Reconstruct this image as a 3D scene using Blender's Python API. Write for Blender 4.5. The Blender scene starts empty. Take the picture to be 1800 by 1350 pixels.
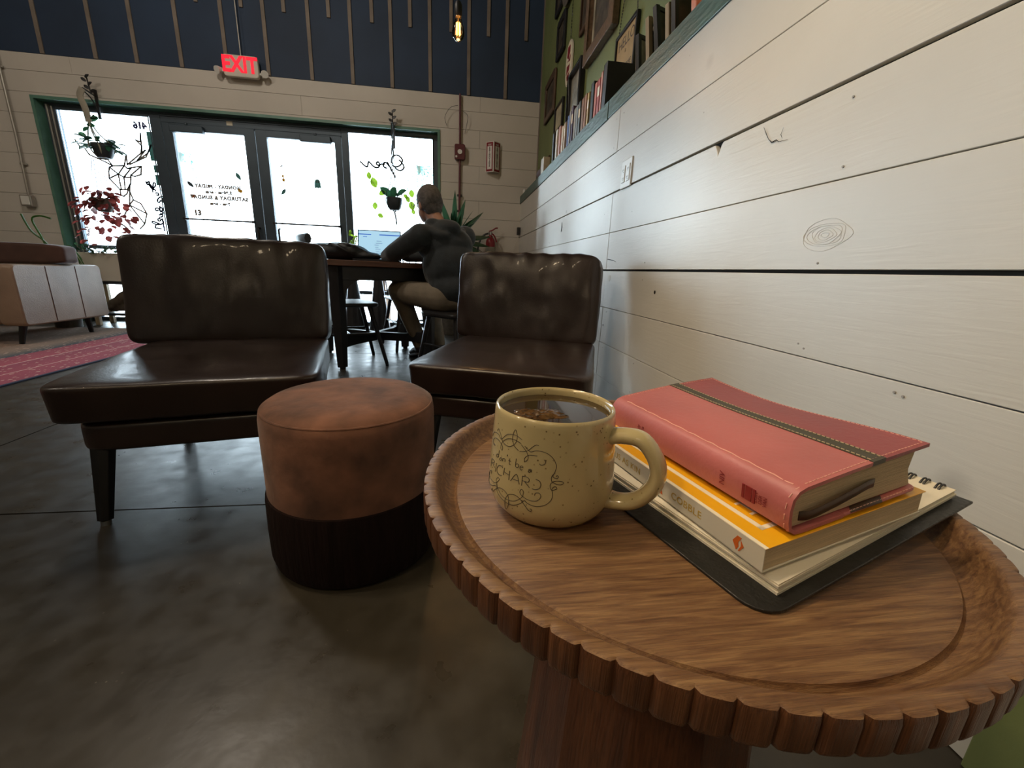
import bpy, bmesh, math, random
from mathutils import Vector, Matrix, noise, Euler
C = bpy.context.scene.collection
S = bpy.context.scene
V = Vector
random.seed(7)
# ------------------------------------------------------------ camera
cam_d = bpy.data.cameras.new('camera'); cam = bpy.data.objects.new('camera', cam_d); C.objects.link(cam)
cam_d.sensor_width = 36; cam_d.lens = 728.5 / 1800 * 36; cam_d.clip_start = 0.01; cam_d.clip_end = 200
yw, pt_, rl = .14649, -.26503, .03916
_f = V((math.sin(yw)*math.cos(pt_), math.cos(yw)*math.cos(pt_), math.sin(pt_)))
_r = V((math.cos(yw), -math.sin(yw), 0)); _u = _r.cross(_f)
_r2 = _r*math.cos(rl) + _u*math.sin(rl); _u2 = -_r*math.sin(rl) + _u*math.cos(rl)
mw = Matrix((_r2, _u2, -_f)).transposed().to_4x4(); mw.translation = V((0, 0, .72))
cam.matrix_world = mw
S.camera = cam
# ------------------------------------------------------------ world, lights, exposure
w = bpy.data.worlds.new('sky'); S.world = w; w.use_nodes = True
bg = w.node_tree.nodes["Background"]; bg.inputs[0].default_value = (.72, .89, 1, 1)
_wn, _wl = w.node_tree.nodes, w.node_tree.links
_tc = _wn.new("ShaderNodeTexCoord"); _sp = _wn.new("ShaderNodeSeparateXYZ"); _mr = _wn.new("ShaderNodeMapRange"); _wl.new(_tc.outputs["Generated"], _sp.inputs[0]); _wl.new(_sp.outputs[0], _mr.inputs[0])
_mr.inputs[1].default_value = -.60; _mr.inputs[2].default_value = -.74; _mr.inputs[3].default_value = 10; _mr.inputs[4].default_value = 310; _wl.new(_mr.outputs[0], bg.inputs[1])   # hazy sky; extra brightness added left of view to light the right wall
S.view_settings.view_transform = 'Standard'; S.view_settings.look = 'None'
S.view_settings.gamma = 1; S.view_settings.exposure = 0.0; S.view_settings.use_curve_mapping = False
S.cycles.max_bounces = 8; S.cycles.diffuse_bounces = 4; S.cycles.glossy_bounces = 4
S.cycles.transparent_max_bounces = 12; S.cycles.transmission_bounces = 6
S.cycles.caustics_reflective = False; S.cycles.caustics_refractive = False
S.cycles.sample_clamp_indirect = 6
def lamp(name, loc, power, color, radius, rot=None, kind='POINT', size=None, size_y=None):
    d = bpy.data.lights.new(name, kind); d.energy = power; d.color = color
    if kind == 'AREA':
        d.shape = 'RECTANGLE'; d.size = size; d.size_y = size_y
    else: d.shadow_soft_size = radius
    if kind == 'SPOT': d.spot_size = math.radians(66); d.spot_blend = .75
    o = bpy.data.objects.new(name, d); C.objects.link(o); o.location = loc
    if rot: o.rotation_euler = rot
    return o
WARM = (1, .77, .49)
# ceiling spots over the coffee corner (above and behind the camera) and the pendants' own light
for i, (x, y) in enumerate(((-1.0, 1.0), (-.8, 1.0), (-1.0, .8), (-.8, .8))):
    lamp('ceiling_spot_light', (x, y, 3.1), 33, WARM, .05, (V((.45, .35, .75))-V((x, y, 3.1))).to_track_quat('-Z', 'Y').to_euler(), 'SPOT')
for x in (-1.0, -.7): lamp('counter_light', (x, -1.8, 2.8), 12, WARM, .07)
for y in (-.5, -.75): lamp('ceiling_spot_light', (-1.9, y, 2.9), 50, WARM, .05, (V((.3, .25, .6))-V((-1.9, y, 2.9))).to_track_quat('-Z', 'Y').to_euler(), 'SPOT')
for x, y in ((-4.0, .6), (-1.8, 2.6)): lamp('added_fill_light', (x, y, 3.7), 85, (1, .88, .74), .15)  # unseen neutral fill lamps, added to brighten the back wall
lamp('pendant_light', (.03, 3.0, 2.02), 5, (1, .55, .2), .04)
def portal(x0, x1, z0, z1):
    o = lamp('window_portal', ((x0+x1)/2, 5.5, (z0+z1)/2), 1, (1, 1, 1), 0, (math.radians(-90), 0, 0), 'AREA', x1-x0, z1-z0)
    o.data.cycles.is_portal = True
portal(-4.05, -.2, .03, 2.17)
# ------------------------------------------------------------ materials
MATS = {}
def nt(m): return m.node_tree.nodes, m.node_tree.links
def pbr(name, col, rough=.5, metal=0, var=0, vscale=8, bump=0, bscale=60, coat=0, spec=None, emit=None, estr=0, trans=0, stretch=None, sheen=0, rvar=0, detail=4):
    m = bpy.data.materials.new(name); m.use_nodes = True; N, L = nt(m); b = N['Principled BSDF']
    b.inputs['Base Color'].default_value = (*col, 1); b.inputs['Roughness'].default_value = rough; b.inputs['Metallic'].default_value = metal
    if coat: b.inputs['Coat Weight'].default_value = coat; b.inputs['Coat Roughness'].default_value = .05
    if spec is not None: b.inputs['Specular IOR Level'].default_value = spec
    if trans: b.inputs['Transmission Weight'].default_value = trans
    if sheen: b.inputs['Sheen Weight'].default_value = sheen; b.inputs['Sheen Roughness'].default_value = .4
    if emit: b.inputs['Emission Color'].default_value = (*emit, 1); b.inputs['Emission Strength'].default_value = estr
    tc = N.new('ShaderNodeTexCoord'); mp = N.new('ShaderNodeMapping'); L.new(tc.outputs['Object'], mp.inputs[0])
    if stretch: mp.inputs['Scale'].default_value = stretch
    if var or rvar:
        n = N.new('ShaderNodeTexNoise'); n.inputs['Scale'].default_value = vscale; n.inputs['Detail'].default_value = detail; L.new(mp.outputs[0], n.inputs['Vector'])
        if var:
            r = N.new('ShaderNodeValToRGB'); r.color_ramp.elements[0].position = .3; r.color_ramp.elements[1].position = .7
            r.color_ramp.elements[0].color = (*[max(0, c*(1-var)) for c in col], 1); r.color_ramp.elements[1].color = (*[min(1, c*(1+var)) for c in col], 1)
            L.new(n.outputs['Fac'], r.inputs[0]); L.new(r.outputs[0], b.inputs['Base Color'])
        if rvar:
            q = N.new('ShaderNodeMapRange'); q.inputs[1].default_value = .3; q.inputs[2].default_value = .7
            q.inputs[3].default_value = max(.02, rough-rvar); q.inputs[4].default_value = rough+rvar; L.new(n.outputs['Fac'], q.inputs[0]); L.new(q.outputs[0], b.inputs['Roughness'])
    if bump:
        n2 = N.new('ShaderNodeTexNoise'); n2.inputs['Scale'].default_value = bscale; n2.inputs['Detail'].default_value = 5; L.new(mp.outputs[0], n2.inputs['Vector'])
        bp = N.new('ShaderNodeBump'); bp.inputs['Strength'].default_value = bump; bp.inputs['Distance'].default_value = .01
        L.new(n2.outputs['Fac'], bp.inputs['Height']); L.new(bp.outputs[0], b.inputs['Normal'])
    MATS[name] = m; return m
def ramp(N, stops):
    r = N.new('ShaderNodeValToRGB'); e = r.color_ramp.elements
    while len(e) < len(stops): e.new(.5)
    for k, (p, c) in enumerate(stops): e[k].position = p; e[k].color = (*c, 1)
    return r
def wood(name, c0, c1, c2, scale=1, axis='x', rough=.35, coat=0, bump=.15, rotz=0, band=14, spec=.5):
    m = bpy.data.materials.new(name); m.use_nodes = True; N, L = nt(m); b = N['Principled BSDF']
    tc = N.new('ShaderNodeTexCoord'); mp = N.new('ShaderNodeMapping'); L.new(tc.outputs['Object'], mp.inputs[0])
    mp.inputs['Rotation'].default_value = (0, 0, rotz)
    st = {'x': (1, 14, 14), 'y': (14, 1, 14), 'z': (14, 14, 1)}[axis]
    mp.inputs['Scale'].default_value = tuple(scale*q for q in st)
    n = N.new('ShaderNodeTexNoise'); n.inputs['Scale'].default_value = 3.0; n.inputs['Detail'].default_value = 9; n.inputs['Roughness'].default_value = .62; n.inputs['Distortion'].default_value = .6
    L.new(mp.outputs[0], n.inputs['Vector'])
    r = ramp(N, [(.28, c0), (.48, c1), (.72, c2)]); L.new(n.outputs['Fac'], r.inputs[0])
    mp2 = N.new('ShaderNodeMapping'); L.new(tc.outputs['Object'], mp2.inputs[0]); mp2.inputs['Rotation'].default_value = (0, 0, rotz); mp2.inputs['Scale'].default_value = tuple(scale*(q if q == 1 else q*8) for q in st)
    n2 = N.new('ShaderNodeTexNoise'); n2.inputs['Scale'].default_value = 4; n2.inputs['Detail'].default_value = 3; L.new(mp2.outputs[0], n2.inputs['Vector'])
    r2 = ramp(N, [(.35, (.55, .55, .55)), (.55, (1, 1, 1))]); L.new(n2.outputs['Fac'], r2.inputs[0])
    mx = N.new('ShaderNodeMix'); mx.data_type = 'RGBA'; mx.blend_type = 'MULTIPLY'; mx.inputs[0].default_value = .75
    L.new(r.outputs[0], mx.inputs[6]); L.new(r2.outputs[0], mx.inputs[7]); L.new(mx.outputs[2], b.inputs['Base Color'])
    b.inputs['Roughness'].default_value = rough; b.inputs['Coat Weight'].default_value = coat; b.inputs['Specular IOR Level'].default_value = spec
    bp = N.new('ShaderNodeBump'); bp.inputs['Strength'].default_value = bump; bp.inputs['Distance'].default_value = .002
    L.new(n2.outputs['Fac'], bp.inputs['Height']); L.new(bp.outputs[0], b.inputs['Normal'])
    MATS[name] = m; return m
def planks_paint(name, base, dark, rough, knots=True, grain=(1, 1, 12), bump=.35, mott=.5):
    # painted boards: faint grain ridges along the board, stains and filled knots
    m = bpy.data.materials.new(name); m.use_nodes = True; N, L = nt(m); b = N['Principled BSDF']
    tc = N.new('ShaderNodeTexCoord'); mp = N.new('ShaderNodeMapping'); L.new(tc.outputs['Object'], mp.inputs[0]); mp.inputs['Scale'].default_value = grain
    n = N.new('ShaderNodeTexNoise'); n.inputs['Scale'].default_value = 5; n.inputs['Detail'].default_value = 6; n.inputs['Distortion'].default_value = 1.2; L.new(mp.outputs[0], n.inputs['Vector'])
    n3 = N.new('ShaderNodeTexNoise'); n3.inputs['Scale'].default_value = 2.2; n3.inputs['Detail'].default_value = 5; L.new(tc.outputs['Object'], n3.inputs['Vector'])
    r = ramp(N, [(.32, tuple(c*(1-.16*mott) for c in base)), (.6, base)]); L.new(n3.outputs['Fac'], r.inputs[0])
    out = r.outputs[0]
    if knots:
        vo = N.new('ShaderNodeTexVoronoi'); vo.inputs['Scale'].default_value = 2.1; L.new(tc.outputs['Object'], vo.inputs['Vector'])
        rk = ramp(N, [(.02, (1, 1, 1)), (.075, (0, 0, 0))]); L.new(vo.outputs['Distance'], rk.inputs[0])
        mx = N.new('ShaderNodeMix'); mx.data_type = 'RGBA'; L.new(rk.outputs[0], mx.inputs[0]); L.new(out, mx.inputs[6]); mx.inputs[7].default_value = (*tuple(c*.72 for c in base), 1)
        out = mx.outputs[2]
        vs = N.new('ShaderNodeTexVoronoi'); vs.inputs['Scale'].default_value = 6.5; L.new(tc.outputs['Object'], vs.inputs['Vector'])
        rs = ramp(N, [(.012, (1, 1, 1)), (.022, (0, 0, 0))]); L.new(vs.outputs['Distance'], rs.inputs[0])
        m2 = N.new('ShaderNodeMix'); m2.data_type = 'RGBA'; L.new(rs.outputs[0], m2.inputs[0]); L.new(out, m2.inputs[6]); m2.inputs[7].default_value = (*dark, 1)
        out = m2.outputs[2]
    L.new(out, b.inputs['Base Color']); b.inputs['Roughness'].default_value = rough
    bp = N.new('ShaderNodeBump'); bp.inputs['Strength'].default_value = bump; bp.inputs['Distance'].default_value = .003
    L.new(n.outputs['Fac'], bp.inputs['Height']); L.new(bp.outputs[0], b.inputs['Normal'])
    MATS[name] = m; return m
planks_paint('white_boards', (.63, .61, .56), (.16, .12, .08), .4, grain=(1, 1.2, 14), bump=.2)
planks_paint('cream_boards', (.60, .56, .50), (.1, .08, .05), .6, knots=False, grain=(1.2, 1, 14), bump=.2)
pbr('gap_dark', (.012, .010, .008), .9)
pbr('navy_wall', (.017, .036, .075), .7, var=.2, vscale=1.5)
pbr('batten_wood', (.20, .165, .135), .7, var=.2, vscale=6)
pbr('green_wall', (.15, .185, .07), .6, var=.18, vscale=1.6, bump=.3, bscale=12)
pbr('ledge_green', (.050, .105, .088), .42, var=.35, vscale=5, stretch=(1, .6, 3), bump=.3, bscale=20)
pbr('trim_green', (.09, .215, .165), .4, var=.15)
pbr('frame_metal', (.055, .08, .105), .42, metal=.3, var=.12, vscale=5)
pbr('ceiling_paint', (.11, .105, .10), .85)
pbr('plaster', (.38, .34, .28), .8)
pbr('pavement', (.55, .55, .55), .9, var=.1)
pbr('steel', (.45, .45, .45), .3, metal=1)
pbr('galvanised', (.42, .40, .36), .45, metal=.7)
pbr('black_metal', (.012, .012, .013), .45)
pbr('black_wood', (.012, .012, .014), .38, var=.3, vscale=12)
pbr('black_plastic', (.015, .015, .016), .4)
pbr('white_plastic', (.75, .74, .70), .35)
pbr('cream_plastic', (.62, .58, .5), .5)
pbr('alarm_red', (.10, .014, .024), .4)
pbr('red_paint', (.22, .014, .022), .35)
pbr('exit_red', (.5, .004, .015), .5, emit=(1, .006, .03), estr=1.0)
pbr('glow_filament', (1, .5, .15), .4, emit=(1, .45, .10), estr=26)
pbr('ink_dark', (.05, .035, .02), .6)
pbr('ink_blue', (.03, .03, .12), .6)
pbr('ink_grey', (.33, .31, .29), .7)
pbr('chair_leather', (.024, .0125, .0095), .34, var=.25, vscale=5, bump=.08, bscale=170, rvar=.06, spec=.55, detail=2, coat=.12)
pbr('chair_leg', (.006, .006, .007), .35)
pbr('tan_leather', (.30, .21, .15), .42, var=.14, vscale=6, bump=.2, bscale=120)
pbr('brown_velvet', (.075, .035, .025), .8, var=.2, sheen=.3)
pbr('pouf_velvet', (.145, .062, .036), .85, var=.5, vscale=11, sheen=.15, bump=.15, bscale=40)
pbr('pouf_dark', (.010, .0045, .004), .95, spec=.15, var=.3, vscale=60, stretch=(1, 1, .1), bump=.5, bscale=90)
wood('table_wood', (.085, .033, .014), (.19, .094, .040), (.345, .20, .088), scale=7, axis='x', rough=.42, rotz=.62, bump=.35)
wood('table_edge', (.05, .019, .009), (.10, .038, .016), (.17, .07, .03), scale=4, axis='z', rough=.38, bump=.4)
wood('pedestal_wood', (.035, .012, .007), (.075, .026, .012), (.12, .045, .02), scale=1.2, axis='z', rough=.3, bump=.3)
wood('cafe_table_wood', (.08, .028, .014), (.15, .055, .028), (.22, .09, .045), scale=1, axis='x', rough=.3)
wood('light_wood', (.30, .22, .12), (.42, .31, .18), (.5, .38, .24), scale=1, axis='z', rough=.5)
wood('frame_wood', (.05, .028, .016), (.09, .05, .028), (.15, .09, .05), scale=2, axis='z', rough=.4)
pbr('mug_glaze', (.48, .395, .21), .13, coat=.4)
pbr('mug_in', (.45, .38, .22), .15)
pbr('tea', (.030, .016, .006), .04, spec=.6)
pbr('tea_bag', (.075, .038, .014), .2, var=.8, vscale=260)
pbr('bible_pink', (.47, .135, .13), .42, var=.12, vscale=14, bump=.06, bscale=220)
pbr('bible_red', (.27, .050, .055), .42, var=.12, vscale=14, bump=.06, bscale=220)
pbr('bible_stripe', (.055, .048, .03), .5)
pbr('stitch_pink', (.80, .42, .34), .6)
pbr('stitch_tan', (.55, .45, .28), .6)
pbr('emboss_red', (.22, .012, .02), .45)
pbr('ribbon', (.055, .03, .018), .45)
pbr('paper_edge', (.56, .44, .27), .8, var=.2, vscale=26, stretch=(1, 1, 60), bump=.4, bscale=40)
pbr('paper_white', (.74, .68, .55), .8, var=.05)
pbr('yellow_cover', (.86, .44, .012), .28, coat=.2)
pbr('book_spine', (.66, .62, .52), .3, coat=.2)
pbr('gold_ink', (.50, .34, .07), .4)
pbr('orange_ink', (.62, .13, .02), .4)
pbr('cover_white', (.85, .80, .62), .35)
pbr('notebook_black', (.010, .010, .009), .42, bump=.15, bscale=260)
pbr('leaf_green', (.055, .17, .025), .4, var=.35, vscale=12)
pbr('leaf_dark', (.018, .065, .028), .4, var=.3, vscale=12)
pbr('leaf_lime', (.25, .42, .03), .4, var=.35, vscale=20)
pbr('leaf_red', (.20, .035, .03), .4, var=.6, vscale=14)
pbr('leaf_teal', (.10, .26, .24), .5, var=.3, vscale=20)
pbr('pot_dark', (.03, .038, .045), .4)
pbr('pot_stone', (.11, .10, .085), .7, var=.3, vscale=20)
pbr('jute', (.34, .31, .25), .9, var=.2)
pbr('soil', (.02, .014, .01), .95)
pbr('driftwood', (.13, .10, .07), .8, var=.35, vscale=12, bump=.6, bscale=30)
pbr('skin', (.38, .20, .14), .5)
pbr('hair_grey', (.085, .075, .070), .75, var=.4, vscale=60, bump=.5, bscale=160)
pbr('jacket', (.026, .032, .036), .85, var=.25, vscale=14, sheen=.3, bump=.25, bscale=220)
pbr('trousers', (.24, .195, .14), .85, var=.15, vscale=12, bump=.25, bscale=200)
pbr('shoe_dark', (.02, .016, .014), .5)
pbr('shoe_sole', (.06, .05, .045), .7)
pbr('bag_black', (.013, .016, .02), .5, bump=.3, bscale=60)
def card_mat(n, a, b_, sc=14):
    return pbr(n, a, .6, var=b_, vscale=sc, detail=5)
card_mat('art_dark', (.06, .05, .035), .8, 12); card_mat('art_grey', (.28, .27, .22), .5, 8); card_mat('art_cream', (.5, .46, .32), .3, 10)
pbr('hello_paper', (.36, .25, .11), .6, var=.15)
pbr('carved_gold', (.13, .085, .05), .5, var=.3, vscale=40)
def glass(name, tint=(1, 1, 1), gl=.06, ior=1.45):
    m = bpy.data.materials.new(name); m.use_nodes = True; N, L = nt(m); N.remove(N['Principled BSDF']); out = N['Material Output']
    t = N.new('ShaderNodeBsdfTransparent'); t.inputs[0].default_value = (*tint, 1); g = N.new('ShaderNodeBsdfGlossy'); g.inputs['Roughness'].default_value = .02
    fr = N.new('ShaderNodeFresnel'); fr.inputs[0].default_value = ior; mx = N.new('ShaderNodeMixShader')
    L.new(fr.outputs[0], mx.inputs[0]); L.new(t.outputs[0], mx.inputs[1]); L.new(g.outputs[0], mx.inputs[2]); L.new(mx.outputs[0], out.inputs[0]); MATS[name] = m
glass('window_glass'); glass('bulb_glass', (1, .78, .5))
def leaf_translucent(name):
    m = MATS[name]; N, L = nt(m); b = N['Principled BSDF']; t = N.new('ShaderNodeBsdfTranslucent'); mx = N.new('ShaderNodeMixShader'); mx.inputs[0].default_value = .35
    c = b.inputs['Base Color']
    if c.links: L.new(c.links[0].from_socket, t.inputs[0])
    L.new(b.outputs[0], mx.inputs[1]); L.new(t.outputs[0], mx.inputs[2]); L.new(mx.outputs[0], N['Material Output'].inputs[0])
for q in ('leaf_green', 'leaf_dark', 'leaf_lime', 'leaf_red', 'leaf_teal'): leaf_translucent(q)
def speckle():
    m = MATS['mug_glaze']; N, L = nt(m); b = N['Principled BSDF']; tc = N.new('ShaderNodeTexCoord')
    v = N.new('ShaderNodeTexVoronoi'); v.inputs['Scale'].default_value = 260; L.new(tc.outputs['Object'], v.inputs['Vector'])
    r = ramp(N, [(.10, (1, 1, 1)), (.2, (0, 0, 0))]); L.new(v.outputs['Distance'], r.inputs[0])
    n = N.new('ShaderNodeTexNoise'); n.inputs['Scale'].default_value = 90; L.new(tc.outputs['Object'], n.inputs['Vector'])
    r2 = ramp(N, [(.47, (0, 0, 0)), (.54, (1, 1, 1))]); L.new(n.outputs['Fac'], r2.inputs[0])
    mu = N.new('ShaderNodeMath'); mu.operation = 'MULTIPLY'; L.new(r.outputs[0], mu.inputs[0]); L.new(r2.outputs[0], mu.inputs[1])
    mx = N.new('ShaderNodeMix'); mx.data_type = 'RGBA'; L.new(mu.outputs[0], mx.inputs[0]); mx.inputs[6].default_value = (.48, .395, .21, 1); mx.inputs[7].default_value = (.13, .085, .03, 1)
    L.new(mx.outputs[2], b.inputs['Base Color'])
speckle()
def floor_mat():
    m = bpy.data.materials.new('concrete_floor'); m.use_nodes = True; N, L = nt(m); b = N['Principled BSDF']; tc = N.new('ShaderNodeTexCoord')
    n = N.new('ShaderNodeTexNoise'); n.inputs['Scale'].default_value = 2.2; n.inputs['Detail'].default_value = 10; n.inputs['Roughness'].default_value = .65; L.new(tc.outputs['Object'], n.inputs['Vector'])
    r = ramp(N, [(.3, (.018, .015, .010)), (.5, (.032, .027, .019)), (.72, (.06, .052, .038))]); L.new(n.outputs['Fac'], r.inputs[0])
    ns = N.new('ShaderNodeTexVoronoi'); ns.inputs['Scale'].default_value = 48; L.new(tc.outputs['Object'], ns.inputs['Vector'])
    rs = ramp(N, [(.05, (1, 1, 1)), (.10, (0, 0, 0))]); L.new(ns.outputs['Distance'], rs.inputs[0])
    ng = N.new('ShaderNodeTexNoise'); ng.inputs['Scale'].default_value = 9; L.new(tc.outputs['Object'], ng.inputs['Vector'])
    rg = ramp(N, [(.56, (0, 0, 0)), (.66, (.6, .6, .6))]); L.new(ng.outputs['Fac'], rg.inputs[0])
    mu = N.new('ShaderNodeMath'); mu.operation = 'MULTIPLY'; L.new(rs.outputs[0], mu.inputs[0]); L.new(rg.outputs[0], mu.inputs[1])
    mx = N.new('ShaderNodeMix'); mx.data_type = 'RGBA'; L.new(mu.outputs[0], mx.inputs[0]); L.new(r.outputs[0], mx.inputs[6]); mx.inputs[7].default_value = (.20, .18, .14, 1)
    L.new(mx.outputs[2], b.inputs['Base Color'])
    n2 = N.new('ShaderNodeTexNoise'); n2.inputs['Scale'].default_value = 14; n2.inputs['Detail'].default_value = 8; L.new(tc.outputs['Object'], n2.inputs['Vector'])
    q = N.new('ShaderNodeMapRange'); q.inputs[1].default_value = .3; q.inputs[2].default_value = .75; q.inputs[3].default_value = .26; q.inputs[4].default_value = .46; L.new(n2.outputs['Fac'], q.inputs[0]); L.new(q.outputs[0], b.inputs['Roughness'])
    bp = N.new('ShaderNodeBump'); bp.inputs['Strength'].default_value = .22; bp.inputs['Distance'].default_value = .002
    n4 = N.new('ShaderNodeTexNoise'); n4.inputs['Scale'].default_value = 26; n4.inputs['Detail'].default_value = 6; L.new(tc.outputs['Object'], n4.inputs['Vector'])
    L.new(n4.outputs['Fac'], bp.inputs['Height']); L.new(bp.outputs[0], b.inputs['Normal']); MATS['concrete_floor'] = m
floor_mat()
def rug_mat():
    m = bpy.data.materials.new('rug_weave'); m.use_nodes = True; N, L = nt(m); b = N['Principled BSDF']; b.inputs['Roughness'].default_value = .95
    tc = N.new('ShaderNodeTexCoord'); sp = N.new('ShaderNodeSeparateXYZ'); L.new(tc.outputs['Object'], sp.inputs[0])
    # bands run along y; x = distance from the rug's border
    cr = ramp(N, [(0, (.02, .025, .05)), (.012, (.02, .025, .05)), (.013, (.26, .03, .05)), (.20, (.30, .04, .06)), (.205, (.75, .5, .42)), (.212, (.30, .04, .06)), (.40, (.26, .035, .06)), (.405, (.75, .5, .42)), (.415, (.34, .05, .07)), (.60, (.30, .05, .07)), (.62, (.04, .05, .06)), (.8, (.30, .20, .14))])
    L.new(sp.outputs[0], cr.inputs[0])
    mp = N.new('ShaderNodeMapping'); mp.inputs['Scale'].default_value = (34, 15, 1); L.new(tc.outputs['Object'], mp.inputs[0])
    vo = N.new('ShaderNodeTexVoronoi'); vo.inputs['Scale'].default_value = 1; vo.distance = 'MANHATTAN'; vo.inputs['Randomness'].default_value = .45; L.new(mp.outputs[0], vo.inputs['Vector'])
    rv = ramp(N, [(.27, (1, 1, 1)), (.33, (0, 0, 0))]); L.new(vo.outputs['Distance'], rv.inputs[0])
    gt = N.new('ShaderNodeMath'); gt.operation = 'GREATER_THAN'; gt.inputs[1].default_value = .02; L.new(sp.outputs[0], gt.inputs[0])
    mu = N.new('ShaderNodeMath'); mu.operation = 'MULTIPLY'; L.new(rv.outputs[0], mu.inputs[0]); L.new(gt.outputs[0], mu.inputs[1])
    mu2 = N.new('ShaderNodeMath'); mu2.operation = 'MULTIPLY'; mu2.inputs[1].default_value = .8; L.new(mu.outputs[0], mu2.inputs[0])
    mx = N.new('ShaderNodeMix'); mx.data_type = 'RGBA'; L.new(mu2.outputs[0], mx.inputs[0]); L.new(cr.outputs[0], mx.inputs[6]); mx.inputs[7].default_value = (.62, .40, .30, 1)
    n = N.new('ShaderNodeTexNoise'); n.inputs['Scale'].default_value = 180; L.new(tc.outputs['Object'], n.inputs['Vector'])
    bp = N.new('ShaderNodeBump'); bp.inputs['Strength'].default_value = .5; bp.inputs['Distance'].default_value = .004; L.new(n.outputs['Fac'], bp.inputs['Height']); L.new(bp.outputs[0], b.inputs['Normal'])
    L.new(mx.outputs[2], b.inputs['Base Color']); MATS['rug_weave'] = m
rug_mat()
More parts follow.
